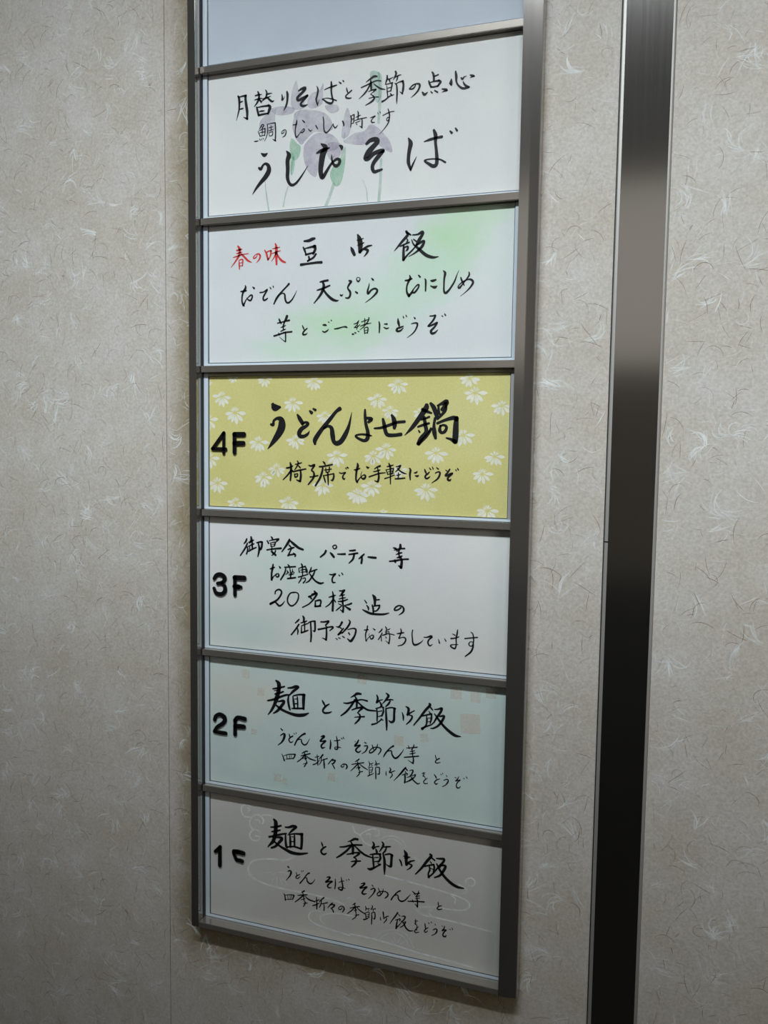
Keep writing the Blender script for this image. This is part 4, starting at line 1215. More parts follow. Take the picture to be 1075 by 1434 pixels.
INK['P6A'] = '''77.3,921,1.7 79.5,923.7,3.3 79.5,930.9,3.3 78.7,938.3,3.3 76.5,945.1,2.8 73.5,948.8,2 70.3,952.6,0.84
73.9,930.1,1.3 79.5,928.9,1.7 85.8,926.5,1.5
74.8,934.9,1.2 79.5,933.5,1.7 84.7,931.5,1.3
71.8,941.1,1.7 77.4,939.3,1.8 84.3,936.5,1.7 92,934,1.3
79.1,940.6,0.83 85.1,939.6,2.2 86.9,940.9,2.5 83.4,945.5,2.3 79.2,950.3,2 74.4,952.9,1.5
78.3,945.6,1.5 83.5,948.7,1.8 90.3,951.5,2.3 98,953.8,2.8 106.5,953.9,2.3 116.6,951.3,1.1
90.6,927.4,1.2 95.3,926.6,1.8 99.6,924.7,2.3 103.8,924.8,1.6 99.6,928.7,2 94.9,933.9,0.83
91.1,934.6,1.2 91.1,941,1.8 92,948,2.2 93.3,949.4,1.5
96.2,935.3,1.2 96.7,941.6,2 96.7,948,1.8
93.7,935.3,0.83 101.3,932.8,1.3 110.6,931.6,2
109.8,931.8,2.5 110,939.3,2.3 109.4,947.4,2.1
93.7,948.5,1.2 101.4,946.8,1.5 109,947.9,1.6
101.5,934.4,1.2 101.5,940.8,1.8 101.6,946.4,1.3
97.9,936.6,0.66 100.5,936.2,0.66
98,941.8,0.82 100.5,941.4,0.82
/
132.2,936.3,0.65 133.4,939.2,1.5 134,941.1,0.81
137.4,940.5,1.1 134.5,942.6,1.5 132,946.2,1.6 133.3,948.7,1.6 135.8,949.1,1.5 138.2,947.5,0.81
/
172.6,926.6,1.9 169.3,926.8,1.9 165.6,929.2,1.3 162,930.9,0.58
153.2,938.1,1 159.1,936.7,1.4 166.4,933.7,1.4 177.4,931.8,1.3
165.6,931,1.2 167.5,934.9,2.2 167.6,942.7,1.9
165.3,935.3,1.6 159.9,941.6,1.6 154,946.9,1.5 149.6,950.2,1
169.4,933.9,1 175.3,938.5,1.7 181.1,941.7,1.7 188.8,943.2,1
161,944.6,0.87 165.8,943,1.3 170.2,941.2,1.2 174.9,941,1.7 170.9,944.9,1.2 168.4,946.5,0.87
168.4,946.5,0.72 171.3,947.7,1.3 170.7,952.1,1.7 166.3,957.3,1
165.9,951.5,0.87 170.3,950.2,1.2 176.1,949.1,1.1
/
189.3,926.5,1 190.7,929.1,1.8 189,932.6,1.7
189.7,933.8,1.4 192.2,931.3,1.1 196.1,930,0.99
192.6,933.3,0.99 193.7,935.9,2 193.4,937.8,0.99
199.3,924.8,1.1 200.8,927,1.7 199,931.5,1.4 196.6,935.4,0.71
201.1,929.7,0.99 204.7,928.8,1.3 208.3,928.1,0.98
204,929.9,1.1 202.6,933.7,1.4 200.2,936.6,0.99
186.5,940.4,1 191.9,938.7,1.4 198,937.6,1.3
189.4,940.2,1.1 190,946.5,1.7 190.7,953.4,1.4
197,938.2,1.7 197.7,942.2,1.7 196,946.1,1.4
191.3,942.7,0.85 195.6,941.6,0.85
191.7,946.9,0.85 196.4,945.5,1.1
184.2,955.6,1.1 187.1,955.8,2.1 192.1,952.8,1.4 197.8,948.6,1.3
194.9,947.7,0.85 196.8,949.1,1.3
200.5,936.8,1.3 202.1,943.6,2.1 202.3,952,2 202.3,958.6,0.71
202.7,937.5,1.1 207.7,935.9,1.4 210.9,937.1,1.3
209.8,936.6,2.1 209.5,942.9,2 208.9,948.6,2.1 205.7,948.5,1.1 204.3,947.4,0.71
/
218.1,939.8,0.92 219.7,942.2,1.5 220.7,945.7,1.1
223,929.4,0.92 225,932.9,2.8 225.1,937.8,2.5 225.5,943.9,2.2
222.3,935.6,0.77 225.4,935.5,1.1 228.9,935.6,1.1
223.1,937.4,0.61 227.4,936.8,0.77
225.9,943.8,1.5 229,940.2,1.5 233.9,938.1,0.92
228.2,942.6,1.1 231.3,943.6,1.4 229.1,947,1.1 226,949.3,0.46
/
250.2,928.8,1.7 251.3,930.4,2.1 246.5,937,2.1 241.3,944.8,1.7 235.3,952,0.92
251,931.6,1.1 254.8,934,1.4
250.3,935.9,0.76 251.5,937.6,1.1
244.3,942.3,1.2 248.9,940.4,1.2 254.1,938.6,1.4
249.2,940.3,1.1 250.1,944.7,1.4 248.6,948.7,1.2 249.1,952.8,1.7
254.1,938.6,1.4 254.6,942.3,1.5 253.5,946.3,0.76
250.4,942.7,0.61 253.8,944,0.76
248.9,952.5,1.4 252.8,948.7,1.2 257.2,942.6,1.2 260.9,936.6,0.6
256.6,931.8,0.9 260,931.5,1.5 264.5,931.1,1.9 263.8,933.9,1.8 260.2,939.8,1.8
257.1,937.3,1.1 260.2,942.8,1.8 264.9,948.7,2.1 271.7,954.2,2.4 278.5,957.1,2.1 285,957.3,0.89
260.9,938.2,1.1 266.1,937.9,1.9 264,943.6,2 260.4,948.8,1.7 255.1,951.9,1.1'''
INK['P6B'] = '''93.8,970,1.1 95,970.7,1.3
93.9,975.3,0.72 96.7,973.9,1.1 97.8,975.9,1.6 96.2,980.1,1.1 92.1,985.3,0.45
/
103.6,974.8,0.63 104.6,977.2,0.81 105.2,978,0.54
107.8,976.2,0.72 104.1,978.6,0.9 103.4,980.5,0.9 105.5,981,0.72 108.3,978.3,0.45
109.6,971.9,0.45 110.4,972.8,0.63
111.5,970.9,0.45 112,971.9,0.63
/
118.8,972.6,1.3 116.1,974.6,0.89 112,980.7,0.9 108.1,985.8,1.1
112,980.2,0.45 115.7,978.2,0.72 116.6,982,1.3 119.8,984,1.3 123,982.1,0.71 125.3,978.2,0.36
/
138.8,973.4,0.71 142.4,972.6,1.4 140.7,975.7,1.2 137.5,978.9,1.4 141.6,977.4,1.1 145.2,976.7,1.1 142.1,979.3,1.1 139.8,982.3,1.4 140.8,984.3,1.2 143.9,983.7,0.71
/
148.3,973.5,0.62 148.6,978.5,1.1 148,984.2,0.88
152.4,976.2,0.53 158.1,973.7,0.7
155,970.4,0.61 155.9,975.4,1.2 156.9,980.4,1.2 155.6,984.1,1.4 152.4,983.4,1.1 152,982.2,0.88 155.1,981.1,0.7 159.5,981.6,0.61
160.5,971.9,0.52 161.2,972.7,0.7
163,970.8,0.61 163.9,971.7,0.78
/
177.2,973.2,0.68 181.1,971.7,1.2 179.7,974.2,1.2 175.8,977.8,1.4 178.7,977.2,0.97 183.6,975.3,1.2 180.2,978.9,1.2 178.3,982.6,1.4 179.8,983.7,1.4 183.3,982.6,0.58
189,972.1,0.68 190,973.1,0.97
187.6,977.4,0.77 191,975.3,0.97 192.3,977,1.4 190.1,981.7,0.87 185.3,987.5,0.49
195.9,974.4,0.58 197.4,977.5,0.87 198.9,980.3,0.58
201.2,974.3,0.58 200.3,978.3,0.86 196.9,982.3,0.96 194.7,981.3,0.87 196.9,978,0.77 202.7,976.4,0.77 206.1,977.7,1.1 206.1,980.5,1.1 203.3,983.5,0.77
219.5,972.5,1.1 216.2,974.8,0.95 211.9,980.3,0.95 209.9,983.9,1.1
212.4,979.3,0.48 216.7,977.5,0.86 217.7,981.6,1.1 220.6,983.4,1.3 224.4,981.7,0.95 227.7,977.7,0.76 230.5,974.2,0.28
/
232.3,970.7,0.66 234.7,972.1,0.94 235.6,973.5,0.66
233.8,973.2,0.57 239.8,971.1,0.84
238.9,968.9,0.66 238.4,971.8,0.94 236.6,974.6,0.66
235.7,975.7,0.56 239.9,973.9,0.75
235.7,977.8,0.56 239.9,976.2,0.75
237.1,974.5,0.66 237.5,979.6,0.85
227.7,982,0.76 235.8,980.4,0.94 244.7,979.3,1.1
232.4,979.6,0.66 233.4,981.8,0.75
238.1,979,0.85 237.9,982.3,1.1 237.8,985.9,1.3
237.7,985.6,0.85 235.3,983.3,0.57
/
259.3,976.6,0.56 259.6,979.4,0.84 260.1,980.5,0.56
262.9,979.7,0.74 260.1,980.9,0.84 258.3,983.4,0.93 260.2,984.2,0.93 263.4,982.8,0.56'''
INK['P6C'] = '''89.3,1000.8,0.67 90.6,1003,1 91.2,1007.7,1.2
91,1002.1,0.5 96.2,1000.7,0.67 100.9,1000.2,1
101.3,1000.5,1.3 100.5,1003.1,1 99.6,1005.3,0.66
94,1001.9,0.5 94.5,1006.3,0.58
96.6,1001.4,0.5 96.9,1004.6,0.58
98.6,1001,0.5 98.6,1003.8,0.5
91.9,1006.8,0.5 96.2,1005.8,0.75 100.1,1004.8,0.66
/
113.2,993.3,1.3 110.2,995.5,0.83
105.6,999.6,0.66 110.6,998.3,0.99 116.6,996.7,0.82
111.5,995.7,0.66 112.5,999.5,0.99 112.8,1003.9,0.82
111.5,998.9,0.99 107.3,1003.3,0.99 102.6,1007.5,0.66
114,998.8,0.66 118.3,1001.6,1.2 125.4,1002.7,0.98
109.4,1003.7,0.5 114.1,1001.6,0.66
112.8,1003.5,0.66 114.1,1005.2,0.99 114.1,1007.2,0.99 112.3,1010.7,0.66
112,1007.3,0.5 116.6,1005.9,0.82
/
125.4,1002.2,0.57 130.4,999.6,0.82
127.1,997.4,0.65 127.7,1002.9,1.1 127.7,1010,1.1
122.9,1007.5,0.82 126.7,1005.7,1.1 130.5,1003.2,0.49
135.8,996.1,1.1 133.3,998.6,0.98 130.4,1002,0.65
132.9,999.9,0.82 132.5,1003.6,0.98 130.7,1007.9,0.82
133.4,1003.4,0.65 139.8,1000.9,0.97
135.4,1002.6,0.65 136.1,1006.1,0.98 135.8,1010.5,0.82
/
145.4,1000.2,1.1 142.9,1002.7,0.97 140.2,1006.4,0.65
143.3,1002.6,0.65 147.9,1001.5,1.1 146.2,1004.4,1.1 144.2,1006,0.65
143.8,1006.1,0.65 145.9,1007.7,1.1 146.7,1009.9,1.1
/
156.5,1002.8,0.56 155.3,1005,0.73 152.8,1005.5,0.97 152.4,1004,0.65 154.9,1001.7,0.73 157.7,1001.7,0.97 158.6,1004.3,1.1 156.6,1007.9,0.64
/
170.8,995.3,1 168.3,997.6,0.58
165,1001.9,0.58 169.8,999.8,0.87 175.6,997.9,0.87
170.1,996.5,0.58 170.9,999.3,1.2 171.7,1005.5,0.87
170.1,1000.1,0.87 166.9,1004,0.87 162.1,1008.4,0.51
172.3,999,0.58 175.7,1001.9,1 181.6,1004.6,0.87
169.4,1003.5,0.44 172.7,1002.1,0.73
171.3,1005.3,0.58 172.4,1007.5,0.87 171,1010.7,0.73 167.7,1013.5,0.58
170.6,1008.3,0.44 175,1006.9,0.87
/
182.2,996.3,0.58 182.9,998.6,0.86 182.2,1000.9,0.43
183,999,0.58 186.6,997.9,0.58
185.1,998.9,0.58 185.9,1000.2,0.58
189.4,993.8,0.57 189.8,995.8,0.86 188,998.7,0.57
188.8,998.2,0.43 193.1,996.9,0.86
190.9,998.1,0.57 190.6,999.9,0.57
181.6,1003.9,0.58 185.9,1001.6,0.72 186.3,1004,0.72 185.6,1007,0.58
182.3,1004.5,0.72 183.1,1010,0.87
183.4,1005.3,0.43 185.9,1004.4,0.43
183.1,1007.5,0.43 185.6,1006.3,0.43
180.5,1011,1.2 183.8,1009.5,0.87 186.7,1006.8,0.58
188.8,1002.1,0.57 189.3,1007,1 189,1014.2,0.72
188.8,1002.4,0.58 192.1,1000.7,0.86 192.8,1004.1,1 192.2,1008.2,0.86 190.7,1007.4,0.5
/
198.6,1004.7,0.5 198.9,1007.5,0.86
201.4,998.4,0.86 201.8,1000.8,1.1 202.3,1005.7,0.71
202.3,1005.4,0.57 204.7,1003.1,0.71 207.2,1001.9,0.71
204.7,1003.8,0.5 205.3,1005.8,0.85 202.3,1010.1,0.5
/
217.1,996,0.99 214.7,1000.3,1.1 211.9,1004.4,0.85 209,1009.4,0.43
217.5,997.3,0.57 219.7,999.3,0.71
214.8,1004.6,0.57 219.7,1002.1,0.85 219.4,1004.3,0.85
217.3,1003.3,0.57 216.3,1007.8,1.1 215.6,1013.2,1.3
216,1012.4,0.85 219.1,1008.6,0.71 221.2,1005.4,0.42
221.4,999,0.56 225,998.6,1.1 224,1002,0.99 221.2,1005.4,0.71
221.2,1004,0.56 224.1,1006.9,1.1 226.2,1010.6,1.3 229.8,1012.7,1.1 234,1011.8,0.56
222.6,1005.4,0.42 225.8,1004.1,0.84 223.4,1008.4,0.85 219.9,1011.3,0.57
/
235,1001.3,0.44 237.2,1000.8,0.63 238.6,1000.5,0.5
236.1,999.2,0.5 236.3,1002.3,0.88 235.7,1004.6,0.88 237.6,1004.9,0.63 237.6,1008,0.63 237.4,1010.6,0.76
239.5,1006.3,0.5 237.3,1008.7,0.63 235.5,1011.6,0.88 236.5,1013.3,0.88 239.9,1011.9,0.5
/
246,1001.5,0.63 246.4,1004.3,1 246.8,1008,0.63
249.5,1005.2,0.56 247.4,1006.9,0.75 245.5,1009.5,0.88 246.8,1010.8,0.88 249,1008.8,0.5
249.7,1000.1,0.5 250.4,1000.8,0.62
252.2,998.4,0.44 253,999.5,0.62
/
256.3,1000,0.5 257,1000.8,0.75
254.5,1006.7,0.62 256.7,1005.1,0.87 258.5,1005.2,1 258.3,1008.1,1.1 255.9,1011.1,0.62 253.4,1012.5,0.5
/
263.7,1000.5,0.5 264.3,1001,0.62
266.5,1000.1,0.62 265.6,1003.4,0.99 263.8,1005.6,0.99 266.3,1004.2,0.74 268.4,1003.7,0.74 266.3,1006.1,0.99 264.8,1009.2,0.99 265.5,1010.9,1.2 267.6,1010.8,1.1 268.2,1009.1,0.5
271.5,1002.2,0.43 272.3,1002.7,0.62
273.9,1000.4,0.49 274.8,1002,0.74'''
INK['D4'] = '''18.4,512.3,3.9 5,529,3.9 20.5,529.2,3.9
18.4,512.5,3.7 18.3,533.2,3.7'''
INK['F4'] = '''31,513.4,4.6 31,532.5,4.6
31,513.6,5.1 41.9,513.5,5.1
31,522.8,5.1 41.3,522.7,4.9'''
INK['D3'] = '''6.6,666.8,4 9.1,663.1,4.2 13.6,661.8,4.5 18.1,663.5,4.7 19.2,666.5,4.7 16.4,670.4,4.2 10.8,671.8,4
16.4,671.4,4 19.2,674.4,4.5 19.5,678.9,4.8 17,682.1,4.5 13,683.1,4.5 8.5,681.7,4.3 6.3,677.3,3.7'''
INK['F3'] = '''31.4,663.9,4.4 31.4,682.5,4.2
31.4,664.2,5.5 42.5,663.9,5.2
31.4,673.6,5.8 35.9,673.8,5.2 38.6,673.8,3.4'''
INK['D2'] = '''6.7,820.6,4.3 8.2,816.6,4.3 12.7,814.2,4.6 17.8,815.6,5.1 19.2,819.6,4.8 16.1,824,4.6 9.9,828.4,4.3 6.7,833.5,4.3
6.4,833.7,3.8 12.7,834,4.3 20.1,834.1,4.3'''
INK['F2'] = '''31.6,818,4 31.5,833.6,4.6
31.5,818.6,4.8 34.7,814.9,4.3 43.1,815.4,5
31.9,824.6,5.3 42,824.1,5.1'''
INK['D1'] = '''13.3,961.8,3.8 7.2,968.1,3.9
12.7,962.4,4.3 12.7,982.7,4.7'''
INK['F1'] = '''29.9,964.1,4.6 30.1,966.9,4.1 33,972.7,4.1 39.8,973.3,4.9
30.2,964.1,4.9 35.3,963.7,5.2 41.5,964.1,5.1'''
INK['CLOUD'] = '''49.3,910.9,1.3 44,910.1,1.7 39.1,913,1.7 38.4,918,1.7 41.4,923.2,1.7 48.4,923.3,1.4
45.8,913.5,1.4 48.9,914.2,1.7 46.7,917.4,1.4
51.1,922.4,1.4 56.3,919.1,1.7 62.4,920.6,1.7 65.1,925,1.7 63.3,928.5,1.3
54.6,925.1,0.84 59.8,925,1.3 60.7,928.1,1
50.7,923.3,1.4 48.4,929.3,1.7 51.1,935.4,1.7 54.6,936.9,1.4
63.3,918.8,1.3 70.2,917.2,1.5 76.3,917.8,1.3
61.6,937.4,1.3 53.7,936.1,1.7 48.6,942.3,1.7 51.1,947.9,1.7 58.1,947.7,1.7 60.7,943.5,1.3 55.5,942.8,1.4
104.7,954.4,1.3 97.9,960.4,1.8 87.7,964.2,1.8 77.3,964.9,1.8 63.4,967.4,1.9 52,971.9,1.9 46.7,980.3,2 49,988,2 59.1,992.7,2 75.7,995.3,2 96.4,995.8,2 125.2,995.4,1.8 148.5,997.2,1.8 158.3,999.2,1.6
131.2,1012.1,1.5 122,1014,1.6 118.3,1020.9,1.6 123.7,1026.2,1.6 140.5,1029.4,1.8 165.2,1031.6,1.8
168.2,1009.9,1.4 151.9,1010.5,1.6 138.7,1013.5,1.6 132.1,1018,1.6 132.9,1022.7,1.5 137.1,1025,1.3
162.3,992.1,1.3 166.4,989.7,1.6 169.6,992.2,1.3
/
167.1,913.9,1.4 169.9,919.6,1.6 175.5,922.2,1.4 179.6,928.1,1.4 186.8,930.7,1.4 193.2,930.7,1.2
175.5,921,1.3 181.8,916.1,1.4 189.7,912.7,1.6 195.3,913.8,1.6 195.4,918.4,1.6 191.4,919.8,1.2
181.9,919.9,1.3 185.9,918.5,1.6 186.7,921.4,1.3
203.1,959.5,1.4 217.2,960.7,1.7 237.3,962.2,1.7 258.7,964.2,1.7 279.7,966.9,1.6 289.4,970.3,1.6 291,975.2,1.6 285.9,979.7,1.5 274.1,981.7,1.5 253,982.9,1.5 236.2,987,1.4
236.3,989.3,1.4 244,993.1,1.7 259.2,993.3,1.7 277.3,993.9,1.7 296.6,995.1,1.6 314.2,996.4,1.5
286.8,952.8,1.2 287.4,948.2,1.3 292.5,945.4,1.5 296.3,948.7,1.5 294.2,953.2,1.3 289.8,953.4,1.2
279.4,954.2,1.2 286.9,957.3,1.3 288.5,960.7,1.3 284.1,963.1,1.2
272.3,966.9,1.2 276.8,969.8,1.3 276.1,974.4,1.2
253,985.1,1.2 250,988.8,1.4 252.4,992.9,1.2
165.5,1029.7,1.8 189.7,1029.6,1.9 213.6,1031.2,1.9 237,1033.9,1.9 263.1,1035.1,1.8 296.1,1036.8,1.8
233.8,935.4,1.4 238.4,937.6,1.5 237,942.5,1.4'''
INK['STEM'] = '''96.2,239.8,2.1 94.6,248.1,1.8 93.6,255.1,0.9
64.8,259,0.92 66.8,274.2,1.4 69.5,290.1,1.5
90.4,267.5,1.2 87.6,275.8,1.5 85.2,286.3,1.5
139.8,268.9,3.2 135.8,279.7,3.2 131.7,289.2,3.5
184.8,170.1,2 186.6,189,3.1 185.5,215.8,2.8
188.5,249.9,2.3 188,270.3,2.8 186.8,288.6,3.1
170,267.4,0.58 173.9,277.3,1 175.1,288.4,0.86
103.8,194.5,0.74 98.4,203.7,0.45
149.9,229.8,0.87 151,221.7,0.58'''
INK['FAN'] = '''75.7,982.2,0.67 84.3,978.2,0.83 94.6,978.7,0.83 102.3,983.7,0.66
80.9,984.5,0.84 80.9,994.3,0.67
77.4,986,0.84 73.1,995.8,0.67
84.3,984.7,0.84 88.7,992.8,0.67
87.8,984.8,0.83 94.7,990.8,0.67
68.7,981.9,0.84 73.9,980.1,1
88.6,977.9,0.83 93.7,976.9,1
/
192.2,1030.7,0.79 200,1020.5,0.95 213.3,1015.2,0.94 226.7,1017.5,0.93 234.6,1029.8,0.77
196.9,1030.6,0.63 203.2,1023,0.79 215,1018.4,0.78 224.4,1021.1,0.78 230,1029.2,0.62
213.6,1028.9,0.63 207.2,1025.6,0.63
215.1,1027.8,0.63 213.4,1021.9,0.63
217.5,1028,0.62 220.5,1021.9,0.62
219.8,1029.1,0.62 226,1024.6,0.62
194.7,923.9,0.62 207.1,917.2,0.93 219.6,918.9,0.92 226.7,928.3,0.77
201,923.6,0.62 210.3,919.7,0.77 218.9,923.6,0.77 222.1,928.3,0.61'''
PRINTS = [('iris', [(98.9,-166.2),(95.0,-174.1),(93.2,-183.6),(93.8,-189.9),(97.5,-194.1),(107.8,-193.6),(106.1,-185.1),(101.3,-174.8)]),
 ('iris', [(127.8,-172.2),(123.6,-178.8),(115.5,-180.6),(110.9,-188.4),(114.4,-195.0),(126.5,-192.2),(127.6,-182.1)]),
 ('iris', [(77.2,-190.8),(67.1,-194.6),(58.9,-202.2),(61.1,-212.4),(73.6,-213.0),(75.7,-205.4),(76.3,-197.0)]),
 ('iris', [(71.1,-190.6),(84.0,-189.2),(96.7,-192.3),(95.2,-197.0),(85.6,-198.1),(76.8,-196.4)]),
 ('iris', [(97.5,-197.3),(104.6,-194.9),(117.2,-196.7),(129.6,-200.9),(136.6,-208.5),(137.8,-216.9),(129.8,-219.2),(118.9,-217.7),(109.5,-224.4),(104.8,-228.1),(98.5,-221.1),(94.9,-210.3),(96.4,-202.1)]),
 ('iris', [(129.6,-194.0),(141.9,-194.4),(144.2,-200.1),(135.8,-201.5)]),
 ('iris', [(109.6,-227.1),(120.5,-219.2),(136.0,-221.2),(144.5,-229.3),(143.1,-236.0),(130.8,-239.0),(123.8,-249.4),(120.8,-260.6),(112.9,-255.4),(107.8,-243.7),(107.2,-233.9)]),
 ('iris', [(132.2,-230.8),(143.8,-229.9),(150.0,-236.7),(143.9,-244.4),(134.7,-244.9)]),
 ('iris', [(153.3,-198.4),(149.4,-209.2),(147.5,-225.4),(154.4,-224.8),(157.6,-212.1)]),
 ('iris', [(149.9,-229.8),(160.4,-223.3),(171.0,-222.1),(177.2,-216.5),(185.8,-221.2),(192.6,-228.7),(197.1,-234.5),(199.5,-244.5),(190.6,-240.6),(181.6,-233.2),(169.6,-234.8),(157.5,-233.0)]),
 ('leaf', [(94.0,-221.4),(100.1,-226.2),(104.1,-230.8),(101.8,-240.4),(96.2,-242.0),(92.1,-230.3)]),
 ('leaf', [(151.5,-234.8),(151.3,-251.9),(147.5,-268.2),(141.1,-271.1),(136.1,-262.3),(137.1,-254.8),(145.5,-245.9)]),
 ('leaf', [(93.8,-235.4),(97.8,-241.4),(96.3,-253.9),(93.2,-255.1)]),
 ('leafpale', [(176.2,-168.3),(187.4,-171.7),(188.3,-189.2),(184.0,-197.5),(179.4,-186.8)])]
FLOWERS = [(15.4,-474.2,10.5),(30.9,-490.8,11.6),(96.9,-480.5,10.1),(132.4,-493.7,9.1),(58.1,-520.8,10.8),(100.4,-518.1,10.1),(145.5,-533.6,10.9),(79.1,-547.5,9.5),(64.1,-556.9,10.5),(10.0,-564.5,11.2),(130.6,-563.3,11.1),(31.7,-584.5,10.1),(92.6,-581.6,11.0),(167.8,-570.9,10.8),(65.5,-456.6,8.2),(120.2,-459.4,9.4),(28.4,-454.7,5.8),(-1.1,-459.6,4.9),(-1.2,-498.5,11.5),(0.4,-538.5,11.5),(209.1,-463.2,10.1),(188.2,-477.2,10.0),(201.2,-488.5,8.5),(279.9,-458.5,9.1),(285.2,-472.1,10.8),(311.2,-484.2,9.3),(231.7,-489.9,7.2),(198.0,-525.8,10.6),(184.4,-532.9,9.8),(248.5,-529.0,10.8),(274.8,-511.7,10.5),(305.4,-531.4,9.4),(294.0,-548.2,9.7),(239.0,-564.4,11.5),(183.3,-562.9,10.7),(171.0,-572.3,9.3),(195.9,-587.3,3.9),(299.7,-582.6,10.0),(211.9,-545.2,8.8)]
SQUARES = [(61.5,-784.3,7.9),(53.3,-828.5,6.4),(81.4,-874.6,8.2),(143.0,-865.0,7.9),(175.5,-758.1,10.0),(215.6,-817.0,9.8),(241.7,-810.7,8.5),(287.8,-790.9,19.4),(273.3,-762.1,11.1),(292.7,-764.1,9.9),(307.6,-758.3,9.8),(89.6,-877.3,6.3),(43.3,-766.7,9.5)]

# ------------------------------------------------------------------ room shell
WASH_TOP = 421.0    # lower edge of the baffle's front board
ZF = -1950.0; ZC = 650.0
WY = 8.0            # front surface of the wallpapered wall
SEAM = -52.6

def wall_piece(name, x0, x1):
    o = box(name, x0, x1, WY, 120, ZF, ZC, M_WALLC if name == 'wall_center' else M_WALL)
    return tag(o, kind='structure')
wall_l = wall_piece('wall_left', -1900, SEAM - 0.35)
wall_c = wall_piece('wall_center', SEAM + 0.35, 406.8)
wall_r = wall_piece('wall_right', 452.6, 2600)
tag(wall_l, 'wallpapered wall of pale beige fibre paper left of the vertical seam')
tag(wall_c, 'wallpapered wall of beige fibre paper behind and around the menu sign')
tag(wall_r, 'wallpapered wall of beige fibre paper right of the steel strip')
box('seam_gap', SEAM - 0.35, SEAM + 0.35, WY + 0.45, 119, ZF, ZC, M_JOINT, wall_c)

M_CEIL = mat('ceiling_paint', lin(120, 122, 128), 0.8)
M_FLOOR = mat('dark_floor', (0.010, 0.009, 0.009, 1), 0.5)
M_REAR = mat('rear_wall_paint', lin(196, 190, 178), 0.7)
M_WAIN = mat('dark_wainscot', (0.012, 0.010, 0.009, 1), 0.5)
tag(box('floor', -1900, 2600, -2700, 120, ZF - 60, ZF, M_FLOOR), kind='structure')
tag(box('ceiling', -1900, 2600, -2700, 120, ZC, ZC + 60, M_CEIL), kind='structure')
tag(box('wall_rear', -1900, 2600, -2760, -2700, ZF, ZC, M_REAR), kind='structure')
tag(box('wall_side_left', -1960, -1900, -2700, 120, ZF, ZC, M_REAR), kind='structure')
tag(box('wall_side_right', 2600, 2660, -2700, 120, ZF, ZC, M_REAR), kind='structure')
# unseen baffle added to cut the tube's light on the wall: bottom board, top board, back board and two ends
hs = box('light_baffle', -100, 1340, -1290, -787, 270, 282, M_CEIL)
tag(hs, 'grey boards added out of view to cut the light on the wall', 'light baffle')
box('baffle_back_board', -100, 1340, -1290, -1278, 282, 650, M_CEIL, hs)
box('baffle_front_board', -100, 1340, -772, -760, WASH_TOP, 650, M_CEIL, hs)
box('baffle_end_board', -112, -100, -1290, -760, 270, 650, M_CEIL, hs)
box('baffle_end_board', 1340, 1352, -1290, -760, 270, 650, M_CEIL, hs)
tag(box('trim_2', -1900, 2600, -2700, -2680, ZF, -1050, M_WAIN), kind='structure')

# ---- embedded fibres of the wallpaper: short curved ribbons a hair proud of the paper
def fibres(name, x0, x1, parent, seed):
    rnd = random.Random(seed)
    z0, z1 = -1400.0, 150.0
    area_ = (x1 - x0) * (z1 - z0) / 1e6
    V, F, MI = [], [], []
    def ribbon(x, z, ang, ln, w, curl, mi, y, wob=0.25):
        n = max(5, int(ln / 2.4))
        st = ln / n; pts = []
        cv = curl
        for i in range(n + 1):
            pts.append((x, z))
            cv += rnd.gauss(0, wob * 0.22)
            ang += cv * st / 14.0
            x += math.cos(ang) * st; z += math.sin(ang) * st
        if any(not (x0 + 0.5 < a < x1 - 0.5) for a, b in pts): return
        b0 = len(V)
        for i, (a, b) in enumerate(pts):
            p_, q_ = pts[max(0, i - 1)], pts[min(n, i + 1)]
            dx, dz = q_[0] - p_[0], q_[1] - p_[1]
            l = math.hypot(dx, dz) or 1e-6
            t = i / n
            h = w / 2 * (0.25 + 0.75 * math.sin(math.pi * min(1, max(0, t))) ** 0.6)
            V.append(P(a - dz / l * h, y, b + dx / l * h)); V.append(P(a + dz / l * h, y, b - dx / l * h))
        for i in range(n):
            k = b0 + 2 * i
            F.append((k, k + 1, k + 3, k + 2)); MI.append(mi)
    lay = [0]
    def Y():
        lay[0] = (lay[0] + 1) % 40
        return WY - 0.03 - 0.002 * lay[0]
    U = rnd.uniform; Gs = rnd.gauss
    for _ in range(int(area_ * 2600)):           # fine pale threads, many and faint
        ribbon(U(x0, x1), U(z0, z1), U(0, 6.283), U(6, 30), U(0.25, 0.55), Gs(0, 0.9), 2, Y(), 0.9)
    for _ in range(int(area_ * 2300)):           # fine brown threads
        ribbon(U(x0, x1), U(z0, z1), Gs(math.pi / 2, 1.0), U(5, 24), U(0.20, 0.42), Gs(0, 0.8), 1, Y(), 1.0)
    for _ in range(int(area_ * 1700)):           # white curved fibres
        ribbon(U(x0, x1), U(z0, z1), U(0, 6.283), U(7, 24), U(0.3, 0.7), Gs(0, 0.9), 0, Y(), 0.8)
    for _ in range(int(area_ * 750)):            # feathery white bundles
        cx, cz, an, cu = U(x0, x1), U(z0, z1), U(0, 6.283), Gs(0, 0.9)
        for k in range(rnd.randint(3, 8)):
            ribbon(cx + Gs(0, 2.0), cz + Gs(0, 2.0), an + Gs(0, 0.3), U(9, 26), U(0.4, 1.5), cu + Gs(0, 0.35), 2, Y(), 0.5)
    for _ in range(int(area_ * 900)):            # darker, short ones
        ribbon(U(x0, x1), U(z0, z1), Gs(math.pi / 2, 1.0), U(5, 18), U(0.22, 0.45), Gs(0, 0.9), 3, Y(), 1.0)
    o = link(name, V, F, [M_FW, M_FB, M_FP, M_FD], parent)
    o.data.polygons.foreach_set('material_index', MI)
    o['kind'] = 'stuff'
    return o
